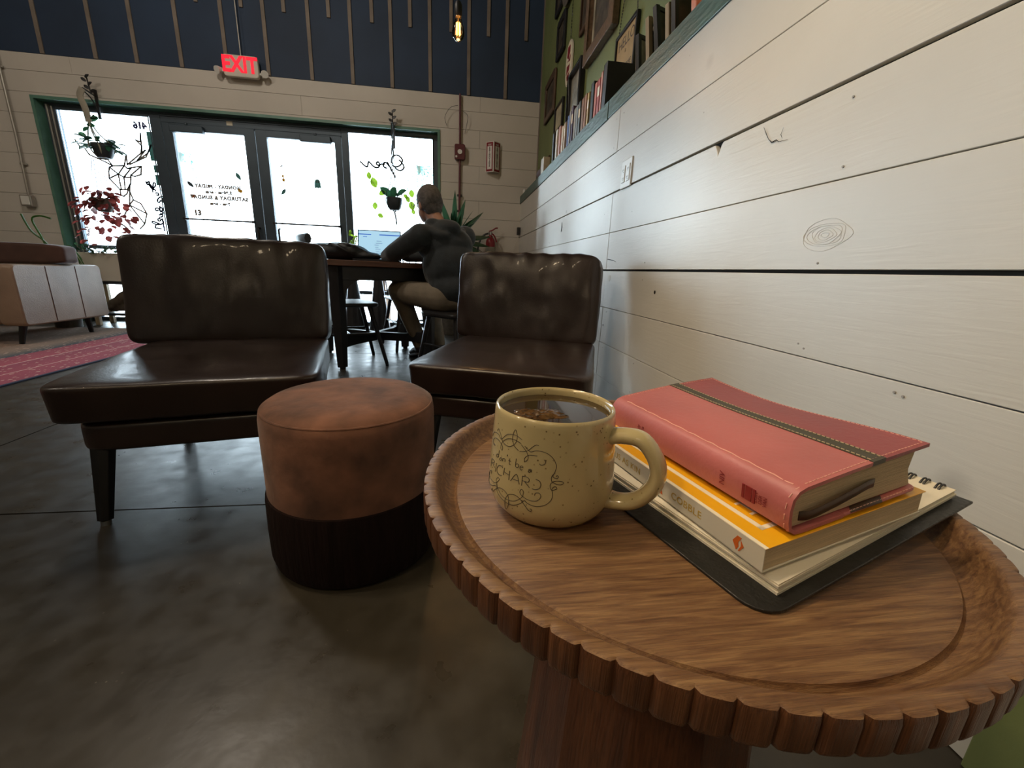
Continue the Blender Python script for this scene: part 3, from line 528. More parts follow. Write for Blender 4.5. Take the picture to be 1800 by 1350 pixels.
# ---- stickers and lettering on the glass (thin vinyl on its inner face)
import json
ST = json.loads(r'''{"orn":[[[181.1,0.057],[186.6,0.0615],[197.3,0.0632],[203.4,0.0612],[210.1,0.066],[215.0,0.0679],[222.1,0.0687],[228.6,0.0671]],[[204.4,0.058],[204.0,0.0551],[206.5,0.0539],[207.0,0.0565],[204.9,0.0587],[209.6,0.0626],[215.4,0.0649],[222.5,0.0653],[228.2,0.0642]],[[191.5,0.053],[189.9,0.054],[192.6,0.0532],[187.7,0.0526],[186.2,0.0557],[191.9,0.0586],[199.2,0.0592],[204.7,0.0578]],[[196.0,0.0648],[194.8,0.0656],[197.2,0.067],[199.1,0.066],[202.6,0.0636],[204.4,0.0616],[207.8,0.0596],[214.3,0.0591],[219.6,0.0611],[223.0,0.0646],[223.3,0.0689],[221.4,0.0723],[219.6,0.0708],[218.5,0.0662],[220.4,0.0618],[223.2,0.0601],[225.9,0.059]],[[228.3,0.0636],[231.9,0.0612],[234.7,0.0586],[235.7,0.0556],[233.8,0.0531],[232.3,0.0541],[233.5,0.0562],[236.8,0.058],[243.4,0.0585]],[[227.3,0.0587],[233.1,0.06],[235.8,0.0614],[238.9,0.064],[241.8,0.0658],[244.1,0.0656]],[[231.7,0.0633],[235.1,0.0613],[237.6,0.0604],[241.8,0.0618],[247.0,0.062],[252.8,0.0606],[257.4,0.0573],[259.6,0.0532],[258.9,0.0495],[257.4,0.0462],[258.4,0.045],[260.6,0.0446],[261.9,0.0457],[260.7,0.0467],[259.9,0.0459]],[[259.0,0.0485],[256.7,0.0462],[256.2,0.044],[257.1,0.042],[260.6,0.0406],[264.3,0.0404],[266.4,0.0415],[264.8,0.0425],[260.4,0.0428],[257.1,0.0417],[255.7,0.04],[256.0,0.0376],[257.2,0.0361],[259.3,0.0366],[261.1,0.0374],[260.4,0.0387],[258.6,0.0386],[257.2,0.0366],[258.0,0.0329],[257.1,0.0291],[253.1,0.0254],[247.1,0.0233],[242.0,0.0231],[237.3,0.0242],[235.2,0.0253],[231.9,0.0223],[225.6,0.0191],[219.0,0.0182],[211.2,0.019],[205.1,0.0213],[203.1,0.0247],[202.8,0.0275]],[[195.0,0.0182],[192.0,0.0178],[193.6,0.0195],[195.9,0.0183],[201.4,0.0225],[207.3,0.0259],[213.2,0.0265],[217.7,0.0249],[219.9,0.0217],[219.6,0.0169],[217.7,0.0133],[216.0,0.015],[216.0,0.0203],[219.1,0.0248],[223.1,0.0266],[227.8,0.0267],[231.7,0.025],[235.8,0.0219],[238.8,0.0192],[241.1,0.0186],[241.8,0.0201],[240.4,0.0204]],[[188.9,0.0297],[190.1,0.032],[185.2,0.0306],[180.7,0.0263],[189.2,0.0255],[197.4,0.0262],[203.0,0.0285],[206.3,0.0318],[204.2,0.0326],[201.7,0.03],[203.3,0.0271],[206.5,0.0237],[211.9,0.0214],[218.7,0.0209],[225.2,0.0221],[230.2,0.0249],[233.2,0.0279],[233.9,0.0314],[232.0,0.0328],[230.7,0.0309],[232.0,0.0287],[236.4,0.027],[241.7,0.0265],[246.1,0.0275],[248.7,0.0304],[247.6,0.0329],[244.4,0.0327],[243.6,0.0309]],[[182.4,0.0289],[182.6,0.0252],[180.2,0.0197],[193.9,0.0221],[200.9,0.025],[207.7,0.0235]],[[245.5,0.0535],[247.2,0.0527],[249.6,0.0535],[250.7,0.0552],[249.3,0.0567]]],"txt":[[[202.2,0.0525],[201.9,0.0473]],[[201.5,0.0492],[198.6,0.0485],[198.5,0.0467],[200.5,0.0468],[202.1,0.0485]],[[205.7,0.0483],[204.3,0.0471],[204.8,0.0461],[206.6,0.0467],[207.2,0.0481],[205.7,0.0483]],[[208.8,0.0488],[208.9,0.0467]],[[208.9,0.0482],[210.5,0.0491],[211.9,0.0488],[211.9,0.0471]],[[214.7,0.0531],[213.9,0.0519]],[[217.6,0.0512],[217.4,0.0474],[218.9,0.047]],[[216.2,0.0494],[219.0,0.0495]],[[224.5,0.0529],[224.3,0.0476]],[[224.5,0.0488],[226.0,0.0497],[227.5,0.049],[227.2,0.0476],[225.5,0.047],[224.4,0.0475]],[[229.1,0.0479],[231.6,0.0482],[231.0,0.0492],[229.2,0.0486],[229.0,0.0472],[230.2,0.0463],[231.4,0.0469]],[[236.6,0.0478],[238.1,0.0485],[239.4,0.0482],[239.4,0.0466]],[[239.3,0.0477],[237.2,0.0473],[236.7,0.0464],[238.1,0.0463],[239.3,0.0472]],[[186.0,0.0346],[187.4,0.0412]],[[187.4,0.0412],[194.1,0.0419],[194.5,0.0406],[187.6,0.038]],[[190.6,0.0389],[196.3,0.0374]],[[199.4,0.0418],[198.2,0.0349]],[[210.0,0.0417],[207.9,0.0427],[203.8,0.0416],[201.3,0.0387],[202.2,0.0361],[205.6,0.0353],[209.4,0.0361]],[[212.3,0.0427],[211.4,0.0372]],[[218.7,0.0425],[218.4,0.0358]],[[212.0,0.0398],[218.5,0.0393]],[[220.5,0.0358],[226.1,0.0421],[229.5,0.0357]],[[222.2,0.0377],[228.1,0.0379]],[[231.9,0.0423],[231.7,0.0355]],[[231.9,0.0423],[235.9,0.0425],[238.1,0.0413],[237.3,0.0392],[231.8,0.0391]],[[234.2,0.0389],[238.8,0.0355]],[[243.6,0.0423],[246.5,0.0417],[248.1,0.0395],[247.3,0.0367],[244.2,0.0351],[241.0,0.0352]]],"open":[[[-1.048,1.863],[-1.012,1.83],[-0.979,1.813],[-0.967,1.83],[-0.957,1.866],[-0.936,1.853],[-0.912,1.828],[-0.881,1.812],[-0.85,1.817],[-0.833,1.845],[-0.847,1.869],[-0.866,1.866],[-0.87,1.849],[-0.849,1.838],[-0.817,1.852],[-0.779,1.852]],[[-0.755,1.815],[-0.78,1.819],[-0.795,1.842],[-0.784,1.869],[-0.759,1.868],[-0.741,1.846],[-0.711,1.812],[-0.666,1.722]],[[-0.746,1.875],[-0.723,1.829],[-0.705,1.788]],[[-0.69,1.846],[-0.665,1.834],[-0.627,1.841],[-0.594,1.867],[-0.58,1.91],[-0.605,1.944],[-0.648,1.958],[-0.687,1.935],[-0.698,1.89],[-0.69,1.861]],[[-0.665,1.836],[-0.647,1.81],[-0.609,1.798],[-0.577,1.812],[-0.564,1.84],[-0.581,1.874],[-0.615,1.91]]],"yb":[[[-3.301,1.513],[-3.296,1.496],[-3.273,1.513],[-3.268,1.499],[-3.287,1.48],[-3.297,1.492]],[[-3.263,1.458],[-3.272,1.473],[-3.259,1.481],[-3.246,1.447],[-3.229,1.5],[-3.21,1.497],[-3.218,1.469],[-3.249,1.443],[-3.264,1.454]],[[-3.25,1.407],[-3.248,1.431],[-3.228,1.436],[-3.223,1.42]],[[-3.226,1.4],[-3.202,1.401],[-3.198,1.381],[-3.218,1.38]],[[-3.142,1.361],[-3.16,1.369],[-3.199,1.353],[-3.219,1.323],[-3.207,1.304],[-3.187,1.325],[-3.166,1.31],[-3.159,1.351],[-3.147,1.307]],[[-3.209,1.267],[-3.21,1.238],[-3.236,1.249],[-3.254,1.236],[-3.249,1.22],[-3.22,1.225],[-3.189,1.219],[-3.188,1.252],[-3.202,1.259]],[[-3.211,1.209],[-3.191,1.21],[-3.19,1.19],[-3.213,1.193]],[[-3.228,1.175],[-3.195,1.181],[-3.199,1.16],[-3.228,1.155]],[[-3.23,1.142],[-3.248,1.129],[-3.239,1.112],[-3.216,1.126],[-3.23,1.142]],[[-3.203,1.135],[-3.198,1.094],[-3.249,1.074],[-3.288,1.081],[-3.311,1.096],[-3.3,1.105],[-3.277,1.098],[-3.24,1.083],[-3.273,1.073],[-3.287,1.039],[-3.256,1.036],[-3.229,1.029]],[[-3.202,1.139],[-3.2,1.01]]],"deer":[[[-3.629,1.631],[-3.596,1.645],[-3.483,1.655],[-3.461,1.63],[-3.319,1.66],[-3.337,1.576],[-3.402,1.554],[-3.437,1.564],[-3.454,1.482],[-3.5,1.416],[-3.568,1.414],[-3.651,1.519],[-3.643,1.587],[-3.629,1.631]],[[-3.483,1.655],[-3.446,1.765],[-3.451,1.667]],[[-3.596,1.645],[-3.656,1.678],[-3.797,1.74],[-3.839,1.821],[-3.861,1.795],[-3.903,1.875]],[[-3.628,1.698],[-3.61,1.669],[-3.596,1.645]],[[-3.451,1.667],[-3.3,1.788],[-3.281,1.861],[-3.328,1.912],[-3.287,1.897],[-3.272,1.982],[-3.289,1.794],[-3.252,1.821],[-3.349,1.714],[-3.233,1.792],[-3.188,1.874],[-3.257,1.754],[-3.43,1.669]],[[-3.629,1.631],[-3.557,1.568],[-3.508,1.54],[-3.424,1.632],[-3.461,1.63]],[[-3.557,1.568],[-3.556,1.413]],[[-3.508,1.54],[-3.443,1.545]],[[-3.508,1.54],[-3.519,1.415]],[[-3.483,1.655],[-3.55,1.575]],[[-3.651,1.519],[-3.557,1.568]],[[-3.568,1.414],[-3.572,1.361],[-3.544,1.348],[-3.507,1.378],[-3.465,1.462],[-3.454,1.482]],[[-3.437,1.564],[-3.319,1.66]],[[-3.465,1.462],[-3.504,1.263],[-3.457,1.317],[-3.389,1.283],[-3.348,1.182],[-3.388,1.075],[-3.442,1.02]],[[-3.504,1.263],[-3.348,1.182]],[[-3.504,1.263],[-3.388,1.075]],[[-3.478,1.405],[-3.457,1.317]],[[-3.504,1.263],[-3.581,1.143],[-3.524,1.016]],[[-3.664,1.1],[-3.562,1.014]]]}''')
GY = 5.414
def vinyl(name, lines, mat, label, cat, wd=.004, k=4, group=None):
    t = MB()
    for L in lines:
        P = catmull([(x, 0, z) for x, z in L], k) if k > 1 else [V((x, 0, z)) for x, z in L]
        for a, b in zip(P[:-1], P[1:]):
            d = b-a
            if d.length < 1e-6: continue
            d.normalize(); nrm = V((-d.z, 0, d.x))*wd/2; a2 = a-d*wd*.3; b2_ = b+d*wd*.3
            vs = []
            for y in (GY, GY+.0012): vs += [(a2+nrm)+V((0, y, 0)), (b2_+nrm)+V((0, y, 0)), (b2_-nrm)+V((0, y, 0)), (a2-nrm)+V((0, y, 0))]
            t.add(vs, [(0, 1, 2, 3), (7, 6, 5, 4), (0, 4, 5, 1), (1, 5, 6, 2), (2, 6, 7, 3), (3, 7, 4, 0)])
    o = t.build(name, mat, smooth=False); return tag(o, label, cat, group)
vinyl('window_decal', ST['open'], 'ink_dark', 'cursive Open lettering on the right window pane', 'decal', .017)
vinyl('window_decal', ST['yb'], 'ink_blue', 'slanted handwritten shop name at the right edge of the left window', 'decal', .015)
vinyl('window_decal', ST['deer'], 'ink_grey', 'thin faceted deer head outline on the left window', 'decal', .015, 1)
def flat_text(txt, size, x, z, mat, lab, cat='decal', mirror=True, y=GY, group=None):
    mb = text_mesh(txt, size, .0006, mirror=mirror, bold=.006); place(mb, (x, y, z), (1, 0, 0), (0, 0, 1), (0, -1, 0)); return tag(mb.build('window_lettering', mat, smooth=False), lab, cat, group)
flat_text('416', .085, -3.265, 2.05, 'ink_blue', 'dark house number at the top right of the left window', mirror=True)
hrs = MB()
for s, txt, z in ((.048, 'MONDAY - FRIDAY', 1.50), (.042, '5:30am - 6pm', 1.443), (.052, 'SATURDAY & SUNDAY', 1.385), (.042, '7am - 6pm', 1.325)):
    q = text_mesh(txt, s, .0006, mirror=True, bold=.0042, spacing=1.15); place(q, (-2.585, GY, z), (1, 0, 0), (0, 0, 1), (0, -1, 0)); hrs.add(q.v, q.f)
tag(hrs.build('window_lettering', 'ink_grey', smooth=False), 'four lines of opening hours on the left glass door', 'decal')
def sticker(name, pts, mat, label, x, z, s=1, cat='sticker', marks=None, group=None):
    t = MB(); P = catmull([(a*s, 0, b*s) for a, b in pts]+[(pts[0][0]*s, 0, pts[0][1]*s)], 3)[:-1]
    t.prism([(p.x, p.z) for p in P], 0, .0012); t.v = [(x+p[0], GY+p[2], z+p[1]) for p in t.v]
    o = t.build(name, mat, smooth=False); tag(o, label, cat, group)
    if marks:
        m = MB()
        for a, b, r in marks: m.cyl((x+a*s, GY-.0008, z+b*s), (x+a*s, GY+.0004, z+b*s), r*s, n=10)
        m.build('face_marks', 'ink_dark', o, smooth=False)
    return o
LEAF = [(0, -.5), (.18, -.2), (.22, .15), (.02, .5), (-.2, .25), (-.2, -.1)]
PUM = [(0, .32), (.3, .3), (.45, 0), (.3, -.32), (0, -.36), (-.3, -.32), (-.45, 0), (-.3, .3)]
def rot2(P, a): return [(x*math.cos(a)-y*math.sin(a), x*math.sin(a)+y*math.cos(a)) for x, y in P]
sticker('leaf_sticker', rot2(LEAF, .5), 'leaf_teal', 'dusty green leaf sticker at the right of the left door glass', -2.36, 1.62, .09)
sticker('leaf_sticker', rot2(LEAF, .8), 'frame_metal', 'dark grey leaf sticker left of the opening hours', -2.86, 1.51, .085)
sticker('pumpkin_sticker', PUM, 'orange_ink', 'small orange pumpkin sticker left of the opening hours', -2.855, 1.395, .055, marks=[(-.15, .05, .07), (.15, .05, .07)])
sticker('pumpkin_sticker', rot2(PUM, -.5), 'yellow_cover', 'yellow pumpkin sticker right of the opening hours', -2.36, 1.475, .055)
sticker('candy_sticker', [(0, .5), (.2, .3), (.05, .05), (.3, -.2), (.1, -.5), (-.2, -.3), (-.05, .0), (-.2, .3)], 'yellow_cover', 'yellow sweet sticker on the right glass door', -1.895, 1.635, .075)
sticker('leaf_sticker', rot2(LEAF, -.7), 'leaf_teal', 'green leaf sticker low on the right glass door', -1.905, 1.49, .08)
sticker('bat_sticker', [(-.5, -.25), (-.3, .0), (-.1, .02), (.1, .2), (.5, .25), (.2, .05), (0, -.05), (-.25, -.08)], 'ink_dark', 'tiny black bat sticker on the right glass door', -1.91, 1.75, .075)
sticker('ghost_sticker', [(0, .5), (.25, .35), (.33, 0), (.35, -.5), (.2, -.42), (.05, -.5), (-.12, -.42), (-.33, -.5), (-.33, 0), (-.25, .35)], 'leaf_teal', 'pale grey ghost sticker on the right glass door', -1.53, 1.60, .10, marks=[(-.1, .18, .08), (.12, .18, .08)])
for i, (z0, z1, x0) in enumerate(((1.72, 2.0, -3.215), (1.605, 1.68, -3.2), (1.48, 1.585, -3.2))):
    tag(MB().b2((x0, GY, z0), (-3.156, GY+.0012, z1)).build('vinyl_strip', 'leaf_teal', smooth=False), ('tall pale green strip sticker, topmost of three on the left window edge', 'short pale strip sticker, middle of three on the left window edge', 'pale strip sticker, lowest of three on the left window edge')[i], 'sticker')
flat_text('13', .075, -2.83, 1.22, 'ink_grey', 'faint grey number low on the left glass door', mirror=False)
tag(MB().b2((-2.405, FY0-.004, 2.115), (-2.345, FY0-.001, 2.155)).build('paper_note', 'paper_white', smooth=False), 'small white note stuck above the left door', 'note')

pbm_ = MB().b2((-5.2, 5.9, 3.13), (1.2, 6.1, 3.25))
for x in (-5.0, -1.9, 1.0): pbm_.b2((x-.05, 5.5, 3.14), (x+.05, 5.95, 3.24))
struct(pbm_.build('porch_beam', 'frame_metal', smooth=False))
# ============================================================ SIDE TABLE
R_ = math.radians
TC = (.1823, .302)
st = thing('side_table', 'round wooden side table with fluted rim holding the mug and books', 'table', (TC[0], TC[1], 0))
MATS['table_wood'].node_tree.nodes['Mapping'].inputs['Rotation'].default_value = (0, 0, 1.0)
for n_ in MATS['table_wood'].node_tree.nodes:
    if n_.type == 'MAPPING': n_.inputs['Rotation'].default_value = (0, 0, 1.0)
NF = 80
def flute(r, t):
    ph = (t*NF/(2*math.pi)) % 1; g = max(0, 1-abs(ph-.5)/.16); g = g*g*(3-2*g)
    return r-.0024*g
NS = NF*8
prof = [(0, .5465), (.10, .5465), (.1775, .5465), (.1792, .5460), (.1800, .5440), (.1812, .5428), (.1845, .5438), (.1880, .5470), (.1908, .5512), (.1928, .5555), (.1945, .5588), (.1962, .56), (.2030, .56), (.2044, .5592)]
tb = MB().lathe(prof, NS, fn=lambda r, z, t: flute(r, t) if r > .2025 else r, close=False)
top = tb.build('tabletop', 'table_wood', st)
eb = MB().lathe([(.2044, .5592), (.2050, .556), (.2050, .542), (.2040, .539), (.2000, .537), (.15, .5365), (0, .5365)], NS, fn=lambda r, z, t: flute(r, t) if r > .1999 else r, close=False)
eb.build('fluted_edge', 'table_edge', st)
# narrow joint where two boards of the top meet
jn = MB().tube([(.061, -.1605, .5467), (.0625, -.1623, .5467)], .0003, 5)
pd = MB().lathe([(.085, .5363), (.088, .50), (.10, .40), (.115, .20), (.13, .03), (.132, 0)], 12)
pd.build('pedestal', 'pedestal_wood', st, smooth=False, bevel=.004)
# ============================================================ MUG
MG = V((.0745, .283, .5465))
mug = thing('mug', 'speckled cream mug of tea with dark scrollwork lettering', 'mug', MG)
outer = [(0, .0012), (.030, .0012), (.0335, 0), (.036, .0006), (.0405, .004), (.0445, .0095), (.0468, .0155), (.0475, .021), (.0472, .030), (.0462, .046), (.0450, .062), (.0440, .076), (.04375, .0790), (.0432, .0808), (.0422, .0816), (.0412, .0810), (.0405, .0790), (.0405, .074), (.0412, .062), (.0425, .046), (.0432, .030), (.0425, .018), (.038, .010), (.030, .007), (0, .0065)]
MB().lathe(outer, 96, close=False).build('cup_body', 'mug_glaze', mug)
hp = catmull([(.038, .0635), (.050, .0668), (.0625, .0672), (.0705, .0610), (.0765, .0500), (.0765, .0380), (.0705, .0270), (.062, .0195), (.050, .0165), (.040, .0175)], 6)
ca, sa = math.cos(R_(-35)), math.sin(R_(-35))
hb = MB(); vs = []; fs = []; n = 20; m_ = len(hp)
for i, p in enumerate(hp):
    a = hp[max(i-1, 0)]; b = hp[min(i+1, m_-1)]; d = (b-a).normalized(); nr = V((-d.y, d.x)).to_2d() if False else (-d[1], d[0])
    q = i/(m_-1); fl = 1+.45*max(0, 1-q*7)**2+.55*max(0, 1-(1-q)*6)**2
    wv, tv = .0082*fl, .0056*(1+.35*max(0, 1-(1-q)*6)**2)
    for k in range(n):
        t = 2*math.pi*k/n; rad = p[0]+nr[0]*tv*math.cos(t); zz = p[1]+nr[1]*tv*math.cos(t); s_ = wv*math.sin(t)
        vs.append((ca*rad-sa*s_, sa*rad+ca*s_, zz))
for i in range(m_-1):
    for k in range(n): fs.append((i*n+k, i*n+(k+1) % n, (i+1)*n+(k+1) % n, (i+1)*n+k))
hb.add(vs, fs).build('handle', 'mug_glaze', mug)
def mugr(z):
    P = outer[7:13]
    for (r0, z0), (r1, z1) in zip(P[:-1], P[1:]):
        if z0 <= z <= z1: return r0+(r1-r0)*(z-z0)/(z1-z0)
    return .0475
def mugline(lines, wd, name, parent):
    t = MB()
    for L in lines:
        P = catmull([(a*.0465*math.pi/180, 0, z) for a, z in L], 5)
        pp = []
        for q in P:
            r = mugr(q.z)+.00006; a = q.x/.0465; pp.append(V((r*math.cos(a), r*math.sin(a), q.z)))
        t.tube(pp, wd/2, 5)
    return t.build(name, 'ink_dark', parent)
mugline(ST['orn'], .00044, 'scroll_ornament', mug)
mugline(ST['txt'], .00052, 'lettering', mug)
tea = MB().lathe([(0, .0), (.0400, 0), (.0402, -.0006), (.0410, -.015), (0, -.015)], 64, close=False).build('tea', 'tea'); tea.location = MG+V((0, 0, .0758)); tag(tea, 'dark brown tea filling the speckled mug', 'drink')
tbg = MB(); random.seed(4); nn = 26; vs = []; fs = []
for i in range(nn+1):
    for j in range(nn+1):
        x = (i/nn-.5)*2; y = (j/nn-.5)*2; rr = max(abs(x), abs(y)); l_ = math.hypot(x, y)+1e-6
        px, py = x*(rr/l_*.75+.25), y*(rr/l_*.75+.25)
        e = max(0, 1-px*px)*max(0, 1-py*py)
        vs.append((px*.0225, py*.0125+.002*math.sin(px*2), -.0022+.0040*e**.5*(1+.5*noise.noise(V((px*3, py*3, 1.5))))+.0009*noise.noise(V((px*9, py*9, 0)))))
for i in range(nn):
    for j in range(nn): a = i*(nn+1)+j; fs.append((a, a+nn+1, a+nn+2, a+1))
tbo = tbg.add(vs, fs).build('tea_bag', 'tea_bag', solid=.0006); tbo.location = MG+V((-.0125, -.0085, .0755)); tbo.rotation_euler = (0, 0, R_(-8)); tag(tbo, 'wet brown tea bag floating at the tea surface', 'tea bag')
# ============================================================ BOOK STACK
def tilted(name, label, cat, loc, phi, tau):
    o = thing(name, label, cat, loc); o.rotation_euler = (Matrix.Rotation(phi, 3, 'Z') @ Matrix.Rotation(-tau, 3, 'Y')).to_euler(); return o
# notebook
nb = tilted('spiral_notebook', 'black-covered spiral notebook with cream pages at the bottom of the stack', 'notebook', (.1735, .160, .5470), .30, .082)
NW, NL = .222, .285
def rrect(x0, y0, x1, y1, r, n=6, corners=(1, 1, 1, 1)):
    P = []
    for k, (cx, cy, a0) in enumerate(((x0+r, y0+r, 180), (x1-r, y0+r, 270), (x1-r, y1-r, 0), (x0+r, y1-r, 90))):
        if not corners[k]: P.append(((x0, y0), (x1, y0), (x1, y1), (x0, y1))[k]); continue
        for i in range(n+1):
            a = R_(a0+90*i/n); P.append((cx+r*math.cos(a), cy+r*math.sin(a)))
    return P
MB().prism(rrect(-.011, 0, NW, NL, .017, corners=(1, 0, 0, 1)), 0, .0022).build('back_cover', 'notebook_black', nb, smooth=False, bevel=.0006)
for k in range(7):
    random.seed(k+3); o_ = random.uniform(-.0012, .0012)
    MB().prism([(.010+o_, .0085+o_*.8), (NW-.007+o_*.6, .0085-o_), (NW-.007, NL-.006), (.010+o_, NL-.006)], .0024+k*.00105, .0024+k*.00105+.00082).build('page_sheets', 'paper_white', nb, smooth=False)
rg = MB(); ring_y = []
y = .016
while y < NL-.012:
    ring_y.append(y); y += .0088
for y in ring_y:
    for dy in (-.0011, .0011):
        rg.tube([(NW-.012+.0065*math.cos(t), y+dy, .0062+.0058*math.sin(t)) for t in [R_(a) for a in range(0, 360, 24)]], .00075, 6, closed=True)
rg.build('spiral_binding', 'black_metal', nb)
# yellow paperback
pbk = tilted('paperback_book', 'yellow paperback with white spine lying between the notebook and the pink book', 'book', (.1745, .1780, .5592), .215, .092)
PW, PL, PT = .144, .212, .0160
MB().b2((0, 0, 0), (PW, PL, .0006)).b2((0, 0, 0), (.0006, PL, PT)).build('spine_cover', 'book_spine', pbk, smooth=False)
MB().b2((0, 0, PT-.0006), (PW+.0008, PL, PT)).build('front_cover', 'yellow_cover', pbk, smooth=False, bevel=.0002)
MB().b2((.0007, .0008, .0007), (PW-.001, PL-.0008, PT-.0007)).build('page_block', 'paper_edge', pbk, smooth=False)
lm = MB(); zt = PT
for a, b in (((.013, .013), (.0165, PL-.013)), ((.013, .013), (PW-.013, .0165)), ((PW-.0165, .013), (PW-.013, PL-.013)), ((.013, PL-.0165), (PW-.013, PL-.013))):
    lm.b2((a[0], a[1], zt), (b[0], b[1], zt+.00015))
lm.b2((.0005, -.0001, zt), (.0030, PL, zt+.0001))
lm.build('cover_frame_line', 'cover_white', pbk, smooth=False)
q = text_mesh('TUNE', .017, .00008, 'LEFT'); q = MB()
for dx in (0,):
    q.b2((.024, .0285, zt), (.0265, .040, zt+.00015)).b2((.0205, .0385, zt), (.030, .0405, zt+.00015)).b2((.0205, .0265, zt), (.030, .0285, zt+.00015))
q.build('cover_letters', 'cover_white', pbk, smooth=False)
def spine_text(txt, size, y, z, mat, parent, up=False, depth=.00006, x=-.0001, name='spine_lettering', sp=1.0):
    q = text_mesh(txt, size, depth, spacing=sp)
    if up: place(q, (x, y, z), (0, 0, 1), (0, 1, 0), (-1, 0, 0))
    else: place(q, (x, y, z), (0, -1, 0), (0, 0, 1), (-1, 0, 0))
    return q.build(name, mat, parent, smooth=False)
spine_text('COBBLE', .0078, .0610, PT*.5, 'gold_ink', pbk, sp=1.05)
spine_text('US AS KIN', .0078, .130, PT*.5, 'gold_ink', pbk, sp=1.05)
ic = MB()
def spoly(mb, pts, y0, z0, s, th=.0001):
    base = len(mb.v); mb.prism([(a, b) for a, b in pts], 0, th); mb.v[base:] = [(-.0001-p[2], y0-p[0]*s, z0+p[1]*s) for p in mb.v[base:]]
spoly(ic, [(-.5, .2), (-.1, .5), (0, .1)], .0895, PT*.5, .010); spoly(ic, [(.1, .5), (.5, .3), (.0, .0)], .0895, PT*.5, .010); spoly(ic, [(-.5, -.1), (.45, .05), (-.1, -.2)], .0895, PT*.5, .010); spoly(ic, [(-.3, -.5), (.5, -.5), (.4, -.1)], .0895, PT*.5, .010)
spoly(ic, [(-.4, 0), (-.1, .5), (.2, .5), (0, .1), (.05, -.2), (-.1, -.5)], .0170, PT*.5, .010); spoly(ic, [(.15, .35), (.4, 0), (.1, -.5), (.05, -.45), (.2, -.05)], .0170, PT*.5, .010)
ic.build('spine_emblem', 'orange_ink', pbk, smooth=False)
spine_text('PENGUIN', .0022, .0120, PT*.5, 'gold_ink', pbk, up=True) if False else None
# pink bible
bb = tilted('pink_leather_book', 'thick pink and red leather book with a dark stripe, topmost of the stack', 'book', (.1925, .1835, .5775), .208, .115)
BW, BL, BT = .1125, .180, .0305
def bow(x, y):  # soft cover waves and lifts along the fore edge
    u = x/BW; return .0030*u*u*math.cos(2*math.pi*y/BL*.8)+.0016*math.sin(math.pi*u)
def shell(xs_top, z, th, y0=0, y1=BL, x_pts=None, rc=0):
    mb = MB(); ny = 24; P = xs_top; vs = []; fs = []
    for j in range(ny+1):
        y = y0+(y1-y0)*j/ny
        for x in P:
            for dz in (0, th): vs.append((x, y, z+dz+bow(x, y)))
    w_ = len(P)*2
    for j in range(ny):
        for i in range(len(P)-1):
            a = j*w_+i*2; b = a+w_
            fs += [(a, b, b+2, a+2), (a+1, a+3, b+3, b+1)]
        a = j*w_; b = a+w_; fs += [(a, a+1, b+1, b)]; a += w_-2; b += w_-2; fs += [(a, b, b+1, a+1)]
    for i in range(len(P)-1): a = i*2; fs += [(a, a+2, a+3, a+1)]; a = ny*w_+i*2; fs += [(a, a+1, a+3, a+2)]
    return mb.add(vs, fs)
s0, s1 = .0630, .0745
# spine wraps from under the book round to the stripe
cs = [(.045, 0), (.012, 0), (.004, .0008), (-.0010, .0045), (-.0024, .011), (-.0026, .018), (-.0012, .025), (.003, .0292), (.009, .0305)]
lin = [(x, .0305) for x in [.009+(s0-.009)*i/8 for i in range(1, 9)]]
full = cs+lin; vs = []; fs = []; ny = 24; th = .0024
def offs(P):
    out = []
    for i, p in enumerate(P):
        a = P[max(0, i-1)]; b = P[min(len(P)-1, i+1)]; dx, dz = b[0]-a[0], b[1]-a[1]; l_ = math.hypot(dx, dz); out.append((p[0]+dz/l_*-th if False else p[0]+(dz/l_)*th, p[1]-(dx/l_)*th*0-0 if False else p[1]-(dx/l_)*th))
    return out
inn = offs(full)   # inner side
for j in range(ny+1):
    y = BL*j/ny
    for (x, z), (xi, zi) in zip(full, inn):
        b_ = bow(max(x, 0), y)*(z/BT)**2 if z > 0 else 0
        b2_ = b_
        vs += [(x, y, z+b_), (xi, y, zi+b2_)]
w_ = len(full)*2
for j in range(ny):
    for i in range(len(full)-1): a = j*w_+i*2; b = a+w_; fs += [(a, b, b+2, a+2), (a+1, a+3, b+3, b+1)]
for i in range(len(full)-1): a = i*2; fs += [(a, a+2, a+3, a+1)]; a = ny*w_+i*2; fs += [(a, a+1, a+3, a+2)]
MB().add(vs, fs).build('pink_cover', 'bible_pink', bb)
def xr(a, b, n=8): return [a+(b-a)*i/n for i in range(n+1)]
shell(xr(s0, s1, 3), BT-th-.0004, th+.0008).build('dark_stripe', 'bible_stripe', bb)
shell(xr(s1, BW+.004, 10), BT-th, th).build('red_cover', 'bible_red', bb)
MB().prism(rrect(.045, 0, BW+.003, BL, .006, corners=(0, 1, 1, 0)), -.0024+.0024, .0024).build('back_cover', 'bible_pink', bb, smooth=False, bevel=.0009)
pbm = MB(); P = [(.004, .0035), (BW-.001, .0032), (BW-.0055, .0150), (BW-.002, BT-.0026), (.006, BT-.0026), (.0020, .022), (.0012, .012)]
vs = []; fs = []
for j in range(ny+1):
    y = .0035+(BL-.007)*j/ny
    for x, z in P: vs.append((x, y, z+bow(x, y)*(z/BT)**2))
k_ = len(P)
for j in range(ny):
    for i in range(k_): fs.append((j*k_+i, j*k_+(i+1) % k_, (j+1)*k_+(i+1) % k_, (j+1)*k_+i))
fs += [tuple(range(k_)), tuple(ny*k_+i for i in range(k_))[::-1]]
pbm.add(vs, fs).build('page_block', 'paper_edge', bb, smooth=False)
stn = MB()
